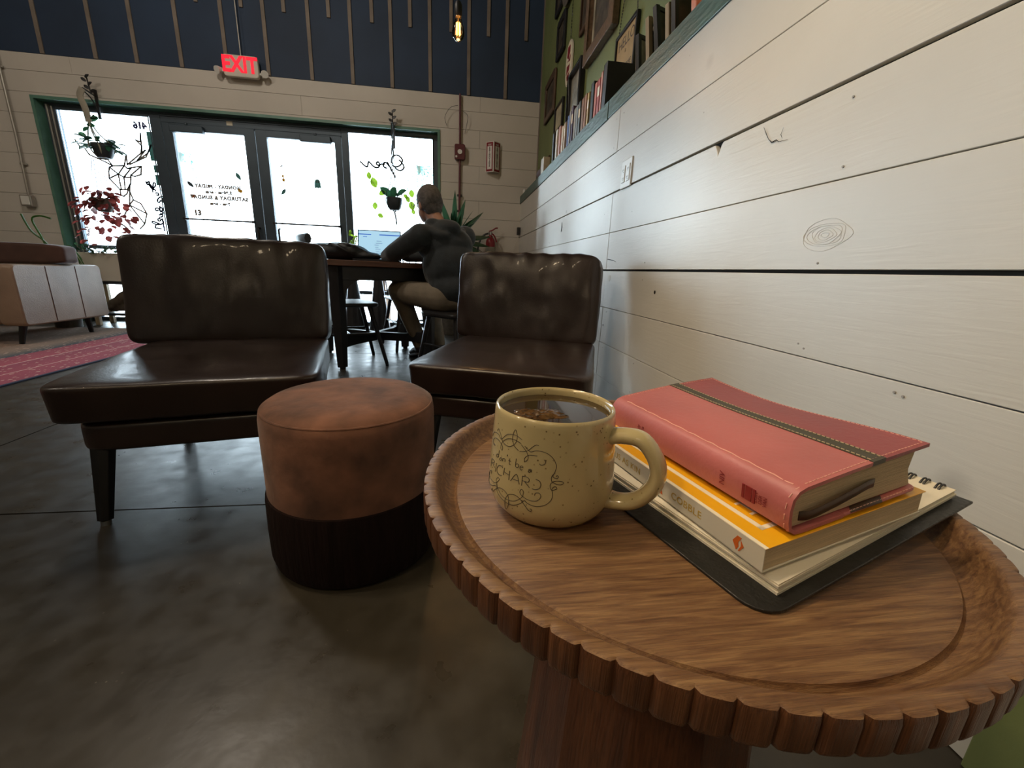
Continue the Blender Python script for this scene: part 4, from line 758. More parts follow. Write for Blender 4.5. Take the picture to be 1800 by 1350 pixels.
def dash(p0, p1, step=.0030, r=.00034, fz=None):
    p0, p1 = V(p0), V(p1); L = (p1-p0).length; n = int(L/step)
    for i in range(n):
        a = p0.lerp(p1, (i+.12)/n); b = p0.lerp(p1, (i+.78)/n)
        if fz: a.z += fz(a); b.z += fz(b)
        stn.tube([a, b], r, 5)
zt_ = BT+.0001; fz = lambda p: bow(max(0, p.x), p.y)
dash((.010, .0028, zt_), (BW+.002, .0028, zt_), fz=fz); dash((.010, BL-.0028, zt_), (BW+.002, BL-.0028, zt_), fz=fz); dash((BW+.002, .003, zt_), (BW+.002, BL-.003, zt_), fz=fz)
dash((.050, .0006, .0026), (BW, .0006, .0026))
for (x0, z0), (x1, z1) in zip(full[1:9], full[2:10]):
    stn.tube([(x0-.0003+(x1-x0)*.1, .0028, z0+(z1-z0)*.1), (x0-.0003+(x1-x0)*.6, .0028, z0+(z1-z0)*.6)], .00034, 5)
stn.build('stitching', 'stitch_pink', bb)
stn = MB(); dash((s0+.0014, .002, zt_+.0005), (s0+.0014, BL-.002, zt_+.0005), fz=fz); dash((s1-.0014, .002, zt_+.0005), (s1-.0014, BL-.002, zt_+.0005), fz=fz)
stn.build('stripe_stitching', 'stitch_tan', bb)
stn = MB(); stn.tube(catmull([(.0058, y, BT+.0003-.0012*0+.0004*math.sin(y*400)-.0008) for y in [i*.006 for i in range(1, 29)]], 2), .0005, 5); stn.build('spine_crease', 'stitch_pink', bb)
rb = MB(); P = catmull([(.010, .0034, .0095), (.016, .0010, .0100), (.03, .0002, .0122), (.05, .0004, .0150), (.066, .0020, .0158), (.074, .0032, .0145)], 5)
for a, b in zip(P[:-1], P[1:]):
    rb.add([a+V((0, 0, -.0030)), b+V((0, 0, -.0030)), b+V((0, 0, .0030)), a+V((0, 0, .0030))], [(0, 1, 2, 3)])
rb.build('ribbon_marker', 'ribbon', bb, solid=.0004)
rb = MB(); rb.add([(.050, -.0006, .0022), (.078, -.0012, .0020), (.082, .0028, .0034), (.054, .0030, .0036)], [(0, 1, 2, 3)]); rb.build('ribbon_marker', 'ribbon', bb, solid=.0004)
XS = -.00295
for txt, dy in (('ZON', .0032), ('DER', 0), ('VAN', -.0032)): spine_text(txt, .0034, .0185+dy, .0150, 'emboss_red', bb, up=True, x=XS+.0001)
spine_text('NIV', .0060, .0475, .0150, 'emboss_red', bb, up=True, x=XS+.0001)
spine_text('Holy', .0048, .1385, .0150, 'emboss_red', bb, up=True, x=XS+.0001); spine_text('Bible', .0048, .1330, .0150, 'emboss_red', bb, up=True, x=XS+.0001)
lg = MB()
for (a, b, zz0, zz1) in ((.0318, .0300, .0100, .0195), (.0292, .0248, .0100, .0195), (.0240, .0222, .0100, .0195)):
    lg.b2((XS, b, zz0), (XS+.0006, a, zz1))
lg.build('spine_logo', 'emboss_red', bb, smooth=False)
# ============================================================ POUF
pf = thing('pouf', 'round rust velvet pouf with a dark lower band beside the side table', 'pouf', (-.253, 1.033, 0))
MB().lathe([(0, .4155), (.06, .4155), (.12, .4145), (.16, .412), (.182, .4065), (.195, .398), (.2015, .387), (.2035, .372), (.204, .33), (.2035, .25), (.2035, .19), (.202, .183)], 96, close=False).build('cushion_top', 'pouf_velvet', pf)
MB().lathe([(.2025, .395+.004*math.cos(t)*0) for t in (0,)], 4) if False else None
pp = MB(); pp.tube([((.1975)*math.cos(t), (.1975)*math.sin(t), .3925) for t in [2*math.pi*k/96 for k in range(96)]], .0028, 6, closed=True); pp.build('piping', 'pouf_velvet', pf)
MB().lathe([(.200, .188), (.2065, .185), (.2085, .17), (.2095, .10), (.2085, .03), (.203, .008), (.19, 0), (0, 0)], 96, close=False).build('lower_band', 'pouf_dark', pf)
# ============================================================ SLIPPER CHAIRS
def slipper(label, P0, th, seed, bx=0.0, bw=.69, wr=.010, bh=.425, by=.66):
    W, D = .645, .74
    r = thing('slipper_chair', label, 'chair', (P0[0], P0[1], 0), th, 'brown leather slipper chairs')
    c = cushion(W, D, .112, n=34, k=14, puff=.16, top_only=True, wr=.004, seed=seed); c.v = [(x+W/2, y+D/2, z+.293) for x, y, z in c.v]
    # front face bulges slightly, its lower edge tucked back
    c.v = [(x, y+(.018*(1-(z-.293)/.112) if y < .2 else 0), z) for x, y, z in c.v]
    c.build('seat_cushion', 'chair_leather', r)
    bs = cushion(W-.07, D-.03, .092, n=24, k=9, puff=0, wr=.0015, seed=seed+4); bs.v = [(x+W/2, y+(D-.03)/2+.035, z+.203) for x, y, z in bs.v]
    bs.build('seat_base', 'chair_leather', r)
    b = cushion(bw, bh, .165, n=44, k=13, puff=.10, wr=wr, seed=seed+9, side=.015)
    Mx = Matrix.Translation((W/2+bx, by+.02, .392)) @ Matrix.Rotation(R_(-9), 4, 'X') @ Matrix.Rotation(R_(90), 4, 'X') @ Matrix.Translation((0, bh/2, -.165))
    b.xform(Mx).build('back_cushion', 'chair_leather', r)
    # piped seams round the back cushion
    for zz, nm in ((.145, 'front_seam'), (.02, 'rear_seam')):
        hw, hh = bw/2*1.0, bh/2
        pts = []
        for k in range(80):
            t = 2*math.pi*k/80; ct, sn = math.cos(t), math.sin(t); nn_ = (abs(ct)**8+abs(sn)**8)**(1/8); a, b_ = ct/nn_*hw, sn/nn_*hh
            sc = .978 if zz > .05 else .985
            w2 = .002*math.sin(k*1.9+seed)
            pts.append(V((a*sc, b_*sc+w2, zz)))
        s_ = MB().tube(pts, .0035, 6, closed=True).xform(Mx); s_.build('piping', 'chair_leather', r)
    fr = MB().box((W/2, by+.115, .45), (W-.08, .045, .34), Matrix.Rotation(R_(-9), 3, 'X')); fr.build('back_frame', 'chair_leather', r, smooth=False, bevel=.012, seg=3)
    for (x, y, dx, dy) in ((.085, .075, -.010, -.045), (W-.085, .075, .010, -.045), (.085, .62, -.005, .05), (W-.085, .62, .005, .05)):
        lg_ = MB(); lg_.tube([(x, y, .212), (x+dx, y+dy, .014)], [.0285, .0185], 8); L_ = lg_.build('leg', 'chair_leg', r, smooth=False, bevel=.002)
        MB().cyl((x+dx, y+dy, .014), (x+dx, y+dy, 0), .012, .012, 14).build('glide', 'steel', L_)
    return r
slipper('brown leather slipper chair left of the pouf', (-1.02, 1.105), R_(13), 1, bx=-.03, bw=.72, wr=.013)
slipper('brown leather slipper chair behind the mug, close to the white wall', (-.172, 1.418), R_(-19), 5, bx=-.02, bw=.69, wr=.019)
# ============================================================ RUG, SOFA
rug = tag(MB().b2((0, 0, 0), (3.2, 3.9, .010)).build('rug', 'rug_weave', smooth=False, bevel=.003), 'red patterned rug with a dark border under the tan sofa', 'rug')
rug.matrix_world = Matrix.Translation((-2.455, .85, 0)) @ Matrix.Scale(-1, 4, V((1, 0, 0)))
so = thing('sofa', 'tan leather sofa with channelled arm on the red rug', 'sofa', (-3.30, 3.72, 0))
# origin = front right corner of its right arm; x runs to the left (negative), y to the window
def panel(x0, x1, y0, y1, z0, z1, nm, grooves=0, mat='tan_leather', parent=so):
    c = cushion(abs(x1-x0), y1-y0, z1-z0, n=30, k=16, puff=.02); cx = (x0+x1)/2; cy = (y0+y1)/2
    vs = []
    for x, y, z in c.v:
        if grooves:
            for g_ in range(1, grooves+1):
                yy = (y1-y0)*(g_/(grooves+1)-.5)
                if x > 0: x -= .010*math.exp(-((y-yy)/.007)**2)
        vs.append((x+cx, y+cy, z+z0))
    c.v = vs; return c.build(nm, mat, parent)
def arm(x0, x1):
    c = MB(); n = 60; prof = rrect(0, .16, .84, .63, .035, n=6); m_ = len(prof); vs = []; fs = []
    for s_, xx in ((0, x0), (1, x0+.02), (2, x1-.02), (3, x1)):
        for (y, z) in prof:
            k = .975 if s_ in (0, 3) else 1
            vs.append((xx, .42+(y-.42)*k, .395+(z-.395)*k))
    for s_ in range(3):
        for i in range(m_): fs.append((s_*m_+i, s_*m_+(i+1) % m_, (s_+1)*m_+(i+1) % m_, (s_+1)*m_+i))
    fs += [tuple(range(m_))[::-1], tuple(3*m_+i for i in range(m_))]
    return c.add(vs, fs)
arm(-.17, 0).build('arm', 'tan_leather', so, bevel=.008)
arm(-2.1, -1.93).build('arm', 'tan_leather', so, bevel=.008)
for yy in (.28, .56): MB().tube([(.0005, yy, .175), (.0005, yy, .615), (-.02, yy, .6305), (-.15, yy, .6305)], .0030, 6).build('arm_seam', 'brown_velvet', so)
panel(-1.93, -.17, .03, .80, .16, .42, 'seat')
panel(-1.93, -.17, .62, .86, .30, .72, 'backrest')
for x in (-.10, -2.0):
    for y, dy in ((.10, -.03), (.70, .04)):
        MB().tube([(x, y, .17), (x-.02 if x > -1 else x+.02, y+dy, .010)], [.026, .017], 10).build('leg', 'chair_leg', so, smooth=False)
bk_c = cushion(1.9, .19, .165, n=30, k=8, puff=.03, wr=.004, seed=3); bk_c.v = [(x-.97+.06, y+.50, z+.632) for x, y, z in bk_c.v]
bk_c.build('back_cushion', 'brown_velvet', so)
# ============================================================ EXIT SIGN, PIPES, SIGNS
ex = thing('exit_sign', 'lit red EXIT sign with two small lamps at the edge of the navy wall', 'sign', (-2.125, 5.255, 2.615))
MB().prism(rrect(-.165, -.098, .165, .095, .03), 0, .045).xform(Matrix.Rotation(R_(90), 4, 'X')).build('housing', 'cream_plastic', ex, smooth=False, bevel=.008)
q = text_mesh('EXIT', .185, .002, spacing=1.0, bold=.006); place(q, (-.005, -.048, .004), (.88, 0, 0), (0, 0, 1), (0, -1, 0)); q.v = [(x*1.0, y, z*1.05) for x, y, z in q.v]
q.build('letters', 'exit_red', ex, smooth=False)
for s_ in (-1, 1):
    l_ = MB(); l_.cyl((s_*.165, -.01, -.05), (s_*.20, -.02, -.045), .012); l_.tube([(s_*.195, -.0, -.035), (s_*.215, -.03, -.045), (s_*.225, -.05, -.055)], [.02, .032, .034], 14); l_.build('emergency_lamp', 'white_plastic', ex)
MB().cyl((.0, -.01, .09), (-.0, -.01, 1.35), .006, n=8).build('conduit', 'galvanised', ex)
cb = thing('conduit_box', 'galvanised conduit with outlet box on the wall beside the left window', 'conduit', (-4.345, 5.285, 1.235))
MB().tube([(.035, -.012, 2.6), (.03, -.012, .6), (.012, -.012, .05)], .011, 10).build('conduit', 'galvanised', cb)
for z in (.35, 1.2): MB().box((.028, -.006, z), (.06, .02, .02)).build('strap', 'galvanised', cb, smooth=False, bevel=.004)
MB().box((0, -.022, 0), (.105, .05, .11)).build('box', 'galvanised', cb, smooth=False, bevel=.008)
MB().box((-.0, -.05, 0), (.075, .01, .085)).build('cover_plate', 'white_plastic', cb, smooth=False, bevel=.006)
al = thing('fire_alarm', 'dark red fire alarm box on its pipe beside the right window', 'alarm', (.075, 5.285, 2.0))
MB().prism(rrect(-.06, -.08, .06, .08, .02), 0, .05).xform(Matrix.Rotation(R_(90), 4, 'X')).build('alarm_body', 'alarm_red', al, smooth=False, bevel=.006)
MB().cyl((0, -.05, 0), (0, -.056, 0), .025).cyl((-.04, -.05, -.05), (-.04, -.056, -.05), .011).build('strobe_lens', 'white_plastic', al)
MB().tube([(0, -.015, .58), (0, -.015, .07)], .012, 10).build('pipe', 'alarm_red', al)
MB().tube([(0, -.015, -.07), (-.003, -.015, -.55), (.0, -.015, -1.9)], .012, 10).build('pipe', 'alarm_red', al)
for z in (-.45, -.62): MB().box((.0, -.012, z), (.06, .02, .022)).build('strap', 'black_metal', al, smooth=False, bevel=.004)
tag(MB().tube(catmull([(-.07, 5.28, 2.26), (-.09, 5.25, 2.34), (-.03, 5.24, 2.43), (.05, 5.25, 2.46)], 5), .0022, 6).tube(catmull([(.10, 5.27, 2.42), (.16, 5.25, 2.37), (.15, 5.26, 2.28), (.13, 5.29, 2.2)], 5), .0022, 6).build('loose_wire', 'black_plastic'), 'thin loose wires around the dark red pipe', 'wire')
tri = thing('extinguisher_sign', 'folded red and white sign above the fire extinguisher', 'sign', (.455, 5.3, 1.975))
for s_, rt in ((-1, 1), (1, -1)):
    M_ = Matrix.Translation((0, -.085, 0)) @ Matrix.Rotation(R_(s_*42), 4, 'Z') if False else None
    ang = R_(40); dx, dy = s_*math.cos(ang), math.sin(ang)
    def fp(a, b, off=0):  # a along the face from the fold, b height
        return V((dx*a+s_*0 - (-s_*dy)*0, -.09+dy*a, b)) + V((s_*dy, -math.cos(ang), 0))*off
    def plate(a0, a1, b0, b1, o0, o1):
        return MB().add([fp(a0, b0, o0), fp(a1, b0, o0), fp(a1, b1, o0), fp(a0, b1, o0), fp(a0, b0, o1), fp(a1, b0, o1), fp(a1, b1, o1), fp(a0, b1, o1)], [(0, 1, 2, 3), (7, 6, 5, 4), (0, 4, 5, 1), (1, 5, 6, 2), (2, 6, 7, 3), (3, 7, 4, 0)])
    plate(0, .105, -.16, .155, 0, .003).build('sign_face', 'white_plastic', tri, smooth=False)
    plate(.008, .099, -.152, .148, .003, .0035).build('red_field', 'red_paint', tri, smooth=False)
    plate(.022, .085, -.13, .108, .0035, .004).build('white_arrow', 'white_plastic', tri, smooth=False)
    b_ = MB()
    for i, ch in enumerate('EXTINGUISHER'):
        t_ = text_mesh(ch, .024, .0002, bold=.0012); e1 = V((dx, dy, 0))*(1 if s_ > 0 else -1)
        place(t_, fp(.0535, .09-i*.0172, .0042), e1, (0, 0, 1), e1.cross(V((0, 0, 1)))); b_.add(t_.v, t_.f)
    b_.build('sign_letters', 'ink_dark', tri, smooth=False)
    t_ = text_mesh('FIRE', .026, .0002); place(t_, fp(.0535, .122, .0042), e1, (0, 0, 1), e1.cross(V((0, 0, 1)))); t_.build('sign_letters', 'white_plastic', tri, smooth=False)
fe = thing('fire_extinguisher', 'red fire extinguisher with black hose hanging on the back wall', 'fire extinguisher', (.44, 5.2, .70))
MB().lathe([(0, 0), (.052, .002), (.056, .015), (.056, .33), (.052, .365), (.035, .39), (.018, .40), (.018, .425), (0, .425)], 28, close=False).build('cylinder', 'red_paint', fe)
MB().lathe([(.0566, .13), (.0568, .132), (.0568, .29), (.0566, .292)], 28, close=False).build('label_band', 'art_grey', fe)
MB().lathe([(.0566, .05), (.0570, .052), (.0570, .10), (.0566, .102)], 28, close=False).build('label_band', 'white_plastic', fe)
MB().cyl((0, 0, .42), (0, 0, .465), .016).cyl((-.03, 0, .445), (.02, 0, .45), .012).build('valve', 'steel', fe)
MB().tube(catmull([(-.02, 0, .465), (.02, 0, .48), (.06, 0, .505), (.085, 0, .508)], 4), .008, 8).tube(catmull([(0, 0, .45), (.035, 0, .43), (.06, 0, .39), (.075, 0, .35)], 4), .008, 8).build('lever', 'red_paint', fe)
MB().tube(catmull([(-.02, 0, .445), (-.08, .0, .42), (-.13, .0, .34), (-.15, .0, .22), (-.12, 0, .1)], 6), .011, 8).build('hose', 'black_plastic', fe)
MB().b2((-.03, .05, .1), (.03, .098, .42)).build('wall_bracket', 'black_metal', fe, smooth=False)
ad = thing('power_adapter', 'black plug adapter with dangling cord in the wall corner', 'adapter', (.795, 5.24, 1.19))
MB().box((-.015, 0, 0), (.04, .05, .085)).build('plug_body', 'black_plastic', ad, smooth=False, bevel=.005)
MB().tube(catmull([(-.01, 0, -.04), (-.03, -.01, -.1), (-.09, -.01, -.28), (-.16, -.02, -.5), (-.2, -.02, -.8)], 5), .0035, 6).build('cord', 'cream_plastic', ad)
ou = thing('power_outlet', 'white double power outlet on the white board wall', 'outlet', (.80, 2.02, 1.178))
MB().box((-.0035, 0, 0), (.008, .118, .122)).build('cover_plate', 'white_plastic', ou, smooth=False, bevel=.003)
for dy in (-.027, .027):
    MB().box((-.0085, dy, 0), (.004, .036, .072)).build('socket', 'white_plastic', ou, smooth=False, bevel=.002)
    s_ = MB()
    for dz in (-.018, .018):
        s_.box((-.0106, dy-.006, dz), (.001, .0022, .008)).box((-.0106, dy+.006, dz), (.001, .0022, .008)).cyl((-.0101, dy, dz-.009), (-.0112, dy, dz-.009), .002, n=8)
    s_.build('socket_slots', 'ink_dark', ou, smooth=False)
    MB().b2((-.0072, dy-.0195, -.038), (-.0068, dy+.0195, .038)).build('shadow_gap', 'ink_dark', ou, smooth=False)
# ============================================================ PENDANT BULB
pe = thing('pendant_bulb', 'glowing amber filament bulb hanging on a thin cord', 'lamp', (.03, 3.0, 2.065))
MB().lathe([(0, 0), (.012, .002), (.024, .012), (.0305, .028), (.031, .042), (.027, .062), (.019, .084), (.0145, .10), (.0135, .108)], 28, close=False).build('glass_bulb', 'bulb_glass', pe)
fm_ = MB()
for k in range(6):
    a = k*math.pi/3; fm_.tube([(.009*math.cos(a), .009*math.sin(a), .078), (.011*math.cos(a), .011*math.sin(a), .028)], .0011, 5)
fm_.build('filament', 'glow_filament', pe)
MB().cyl((0, 0, .03), (0, 0, .10), .003).build('filament_stem', 'cream_plastic', pe)
MB().lathe([(0, .103), (.014, .103), (.018, .11), (.019, .15), (.012, .165), (0, .167)], 20, close=False).build('socket', 'black_metal', pe)
MB().cyl((0, 0, .165), (0, 0, 1.58), .0035, n=8).build('cord', 'black_plastic', pe); pe.scale = (1.22, 1.22, 1.22); pe.location.z = 2.055
# ============================================================ LEDGE: BOOKS, FRAMES, PICTURES
random.seed(21)
LZ = 1.5885
def ledge_book(y, th, h, d, mat, label, lean=0, x0=.81, band=None):
    t = thing('shelf_book', label, 'book', (x0, y, LZ), 0, 'books standing on the green ledge')
    t.rotation_euler = (R_(lean), 0, 0)
    MB().b2((0, -th/2, 0), (.002, th/2, h)).b2((0, -th/2, 0), (d, -th/2+.0018, h)).b2((0, th/2-.0018, 0), (d, th/2, h)).build('book_cover', mat, t, smooth=False, bevel=.0008, seg=1)
    MB().b2((.003, -th/2+.002, .003), (d-.004, th/2-.002, h-.003)).build('page_block', 'paper_edge', t, smooth=False)
    if band: MB().b2((-.0005, -th/2+.002, h*.55), (.0, th/2-.002, h*.8)).build('spine_label', band, t, smooth=False)
    return t
def cm(n, c): 
    if n not in MATS: pbr(n, c, .55, var=.15, vscale=20)
    return n
cols = [('bk_black', (.02, .02, .02), 'black', 3.72, .035, .225), ('bk_white', (.55, .52, .45), 'tall off-white', 3.60, .05, .22), ('bk_rose', (.5, .25, .2), 'rose and cream', 3.50, .045, .215), ('bk_cream', (.55, .45, .32), 'cream', 3.41, .05, .19), ('bk_sand', (.45, .36, .25), 'sandy', 3.345, .035, .195), ('bk_blue', (.06, .12, .35), 'bright blue', 3.25, .035, .21), ('bk_grey', (.3, .3, .32), 'thin silver-grey', 3.205, .03, .22), ('bk_plum', (.07, .04, .08), 'dark plum', 3.15, .035, .235), ('bk_stone', (.30, .30, .28), 'stone grey', 3.08, .04, .20), ('bk_ash', (.22, .24, .25), 'ash grey', 3.03, .04, .20), ('bk_slate', (.12, .15, .17), 'slate', 2.975, .04, .205), ('bk_brown', (.20, .10, .05), 'brown', 2.90, .045, .20), ('bk_rust', (.28, .13, .06), 'rust', 2.845, .04, .20), ('bk_tan', (.5, .36, .14), 'tan', 2.79, .03, .19), ('bk_ink', (.015, .02, .02), 'thick black', 2.715, .05, .215), ('bk_coral', (.45, .13, .09), 'coral', 2.65, .035, .19), ('bk_red', (.35, .06, .05), 'dull red', 2.60, .04, .19), ('bk_pink', (.55, .25, .2), 'pale pink', 2.553, .025, .205)]
prev = None
for i, (n, c, w_, y, th, h) in enumerate(cols):
    lab = '%s book standing on the ledge' % w_
    lab += ', at the window end of the row' if i == 0 else ', just right of the %s one' % prev
    ledge_book(y, th, h, random.uniform(.12, .15), cm(n, c), lab, band=('paper_white' if i % 3 == 1 else None)); prev = w_
bnd = ledge_book(2.50, .055, .225, .165, cm('bk_binder', (.018, .016, .018)), 'large black binder at the near end of the row of books')
# small box and fabric bundle near the window end
tag(MB().b2((.80, 4.02, LZ), (.86, 4.14, LZ+.13)).build('small_box', cm('bk_parcel', (.42, .36, .27)), smooth=False, bevel=.004), 'small cardboard box at the window end of the ledge', 'box')
tag(MB().ell((.84, 4.30, LZ+.045), (.045, .07, .045)).build('cloth_bundle', cm('bk_lilac', (.20, .19, .24)), bevel=0), 'grey lilac cloth bundle beside the cardboard box', 'cloth')
tag(MB().ell((.82, 5.18, LZ+.03), (.018, .03, .03)).build('small_ornament', 'white_plastic'), 'tiny white ornament at the far corner of the ledge', 'ornament')
lb = MB().box((.935, 4.78, LZ+.14), (.02, .40, .30), Matrix.Rotation(R_(14), 3, 'Y')); tag(lb.build('leaning_board', 'frame_wood', smooth=False, bevel=.004), 'dark brown board leaning on the green wall above the far ledge', 'board')
# leaning frames and things at the near end of the ledge
def leaner(y, w_, h, rz, tilt, mf, ml, label, cat='picture frame', nm='picture_frame', x=.86, t=.02):
    r = thing(nm, label, cat, (x, y, LZ)); r.rotation_euler = (Matrix.Rotation(R_(rz), 3, 'Z') @ Matrix.Rotation(R_(tilt), 3, 'X')).to_euler()
    fr = MB(); b = .018
    fr.b2((-w_/2, -t/2, 0), (-w_/2+b, t/2, h)).b2((w_/2-b, -t/2, 0), (w_/2, t/2, h)).b2((-w_/2+b, -t/2, 0), (w_/2-b, t/2, b)).b2((-w_/2+b, -t/2, h-b), (w_/2-b, t/2, h))
    fr.build('frame', mf, r, smooth=False, bevel=.002); MB().b2((-w_/2+b, -t/4, b), (w_/2-b, t/4, h-b)).build('picture', ml, r, smooth=False)
    return r
leaner(2.06, .13, .15, 25, -8, 'black_wood', 'art_grey', 'small dark frame leaning on the ledge next to the binder')
leaner(1.955, .12, .17, 20, -10, 'light_wood', 'art_dark', 'small pale wooden frame leaning on the ledge right of the dark one')
leaner(1.88, .12, .175, 22, -12, 'black_wood', 'art_dark', 'black frame with rounded look, middle of the leaning frames')
leaner(1.80, .10, .14, 18, -10, 'light_wood', 'art_cream', 'little cream picture in pale frame on the near ledge')
leaner(1.735, .13, .20, 20, -10, 'black_wood', 'art_dark', 'tall black frame just before the orange vase')
wf = MB(); wf.tube(catmull([(.84, 2.02, LZ+.10), (.83, 1.99, LZ+.125), (.835, 1.95, LZ+.13)], 5), [.012]*11, 8); tag(wf.build('pale_feather', 'cover_white'), 'pale blue-white feather lying over the small dark frame', 'feather')
ov = thing('orange_vase', 'bright orange ribbed vase on the near end of the ledge', 'vase', (.86, 1.60, LZ))
cm('vase_orange', (.62, .13, .015))
MB().lathe([(0, 0), (.04, 0), (.05, .02), (.058, .09), (.055, .16), (.04, .22), (.035, .25), (.03, .25), (0, .24)], 48, fn=lambda r, z, t: r*(1+.05*abs(math.sin(t*6))), close=False).build('vase_body', 'vase_orange', ov)
leaner(1.46, .15, .20, 15, -10, 'black_wood', 'art_dark', 'black frame leaning at the near end beyond the orange vase')
# pictures on the green wall; x=.982 is the plaster face
def wallpic(nm, y0, y1, z0, z1, mf, mp_, label, b=.03, t=.022, mat2=None, cat='picture', extra=None):
    r = thing(nm, label, cat, (.982, (y0+y1)/2, z0)); w_, h = (y1-y0)/2, z1-z0
    fr = MB(); x0 = -t-.004
    for a, c in (((-w_, 0), (-w_+b, h)), ((w_-b, 0), (w_, h)), ((-w_+b, 0), (w_-b, b)), ((-w_+b, h-b), (w_-b, h))): fr.b2((x0, a[0], a[1]), (-.004, c[0], c[1]))
    fr.build('frame', mf, r, smooth=False, bevel=min(.006, b*.25), seg=2)
    if mat2:
        g_ = b+.045; mt = MB()
        for a, c in (((-w_+b, b), (-w_+g_, h-b)), ((w_-g_, b), (w_-b, h-b)), ((-w_+g_, b), (w_-g_, g_)), ((-w_+g_, h-g_), (w_-g_, h-b))): mt.b2((-.014, a[0], a[1]), (-.006, c[0], c[1]))
        mt.build('inner_frame', mat2, r, smooth=False, bevel=.003)
    MB().b2((-.010, -w_+b*.5, b*.5), (-.002, w_-b*.5, h-b*.5)).build('picture', mp_, r, smooth=False)
    return r
wallpic('framed_picture', 4.48, 4.93, 2.24, 2.60, 'frame_wood', 'art_dark', 'dark brown framed picture lowest and farthest on the green wall', .05)
wallpic('framed_picture', 4.20, 4.50, 2.64, 2.93, 'black_wood', 'art_dark', 'small black framed portrait left of the oval sign', .035)
wallpic('framed_picture', 4.10, 4.41, 2.00, 2.23, 'black_wood', 'art_cream', 'pale sketch in a thin black frame under the oval sign', .015)
wallpic('framed_picture', 3.51, 3.89, 1.93, 2.29, 'black_wood', 'art_grey', 'grey print in a deep black frame just right of the oval sign', .02, .04)
wallpic('ornate_frame', 2.845, 3.44, 2.17, 3.0, 'carved_gold', 'art_dark', 'large ornate bronze frame with dark painting on the green wall', .075, .045, 'art_grey')
wallpic('framed_picture', 3.47, 3.70, 2.48, 2.95, 'frame_wood', 'art_dark', 'narrow wooden frame left of the large ornate frame', .03, .02, None)
wallpic('framed_picture', 4.40, 4.64, 3.05, 3.4, 'black_wood', 'art_dark', 'black frame at the very top of the green wall', .03)
pl = thing('metal_plate', 'dark embossed metal plate hanging high on the green wall', 'plate', (.975, 4.13, 3.12))
MB().lathe([(0, 0), (.12, .004), (.17, .012), (.20, .02), (.20, .026), (0, .012)], 40, close=False).xform(Matrix.Rotation(R_(-90), 4, 'Y')).build('plate_rim', 'pot_stone', pl)
MB().cyl((-.014, 0, 0), (-.024, 0, 0), .11, .09, 30).build('plate_boss', 'carved_gold', pl)
ov2 = thing('oval_sign', 'oval cream sign with red figures on a chain on the green wall', 'sign', (.982, 3.99, 2.43))
oP = [(.075*math.copysign(abs(math.cos(t))**.8, math.cos(t)), .165*math.copysign(abs(math.sin(t))**.8, math.sin(t))) for t in [2*math.pi*k/36 for k in range(36)]]
def wallprism(P, x0, x1): m_ = MB().prism(P, 0, 1); m_.v = [(x0+(x1-x0)*p[2], p[0]*1.35, p[1]) for p in m_.v]; return m_
wallprism(oP, -.018, -.004).build('sign_rim', 'cream_plastic', ov2, smooth=False, bevel=.002)
wallprism([(a*.86, b*.92) for a, b in oP], -.0195, -.018).build('sign_face', 'cover_white', ov2, smooth=False)
rd = MB()
for P in ([(-.03, .12), (.03, .13), (.04, .06), (.0, .03), (-.03, .07)], [(.045, .03), (-.04, .0), (-.045, .05), (0, .02)], [(-.04, -.02), (.035, -.01), (.04, -.07), (-.02, -.06)], [(.03, -.08), (-.035, -.075), (-.02, -.13), (.02, -.12)]):
    m_ = wallprism(P, -.0205, -.0195); rd.add(m_.v, m_.f)
rd.build('red_figures', 'red_paint', ov2, smooth=False)
ch = MB(); [ch.box((-.012, .0, .17+k*.022), (.004, .006, .016), Matrix.Rotation(k*1.3, 3, 'Z')) for k in range(18)]; ch.build('hanging_chain', 'black_metal', ov2, smooth=False)
hs = thing('hello_sign', 'small framed HELLO sign hanging on a chain on the green wall', 'sign', (.982, 2.665, 1.815))
fr = MB(); w_, h, b = .155, .262, .016
for a, c in (((-w_, 0), (-w_+b, h)), ((w_-b, 0), (w_, h)), ((-w_+b, 0), (w_-b, b)), ((-w_+b, h-b), (w_-b, h))): fr.b2((-.022, a[0], a[1]), (-.004, c[0], c[1]))
fr.build('frame', 'black_wood', hs, smooth=False, bevel=.002); MB().b2((-.012, -w_+b, b), (-.004, w_-b, h-b)).build('sign_paper', 'hello_paper', hs, smooth=False)
for txt, sz, zz in (('HELLO', .075, .195), ('is', .03, .145), ('WELCOME', .04, .06)):
    q = text_mesh(txt, sz, .0003); place(q, (-.0125, 0, zz), (0, -1, 0), (0, 0, 1), (-1, 0, 0)); q.build('sign_letters', 'ink_dark', hs, smooth=False)
ch = MB()
for s_ in (-1, 1):
    for k in range(26): ch.box((-.012, s_*(.13-k*.0033), h+.006+k*.014), (.004, .005, .010), Matrix.Rotation(k*1.2, 3, 'Z'))
ch.build('hanging_chain', 'black_metal', hs, smooth=False)
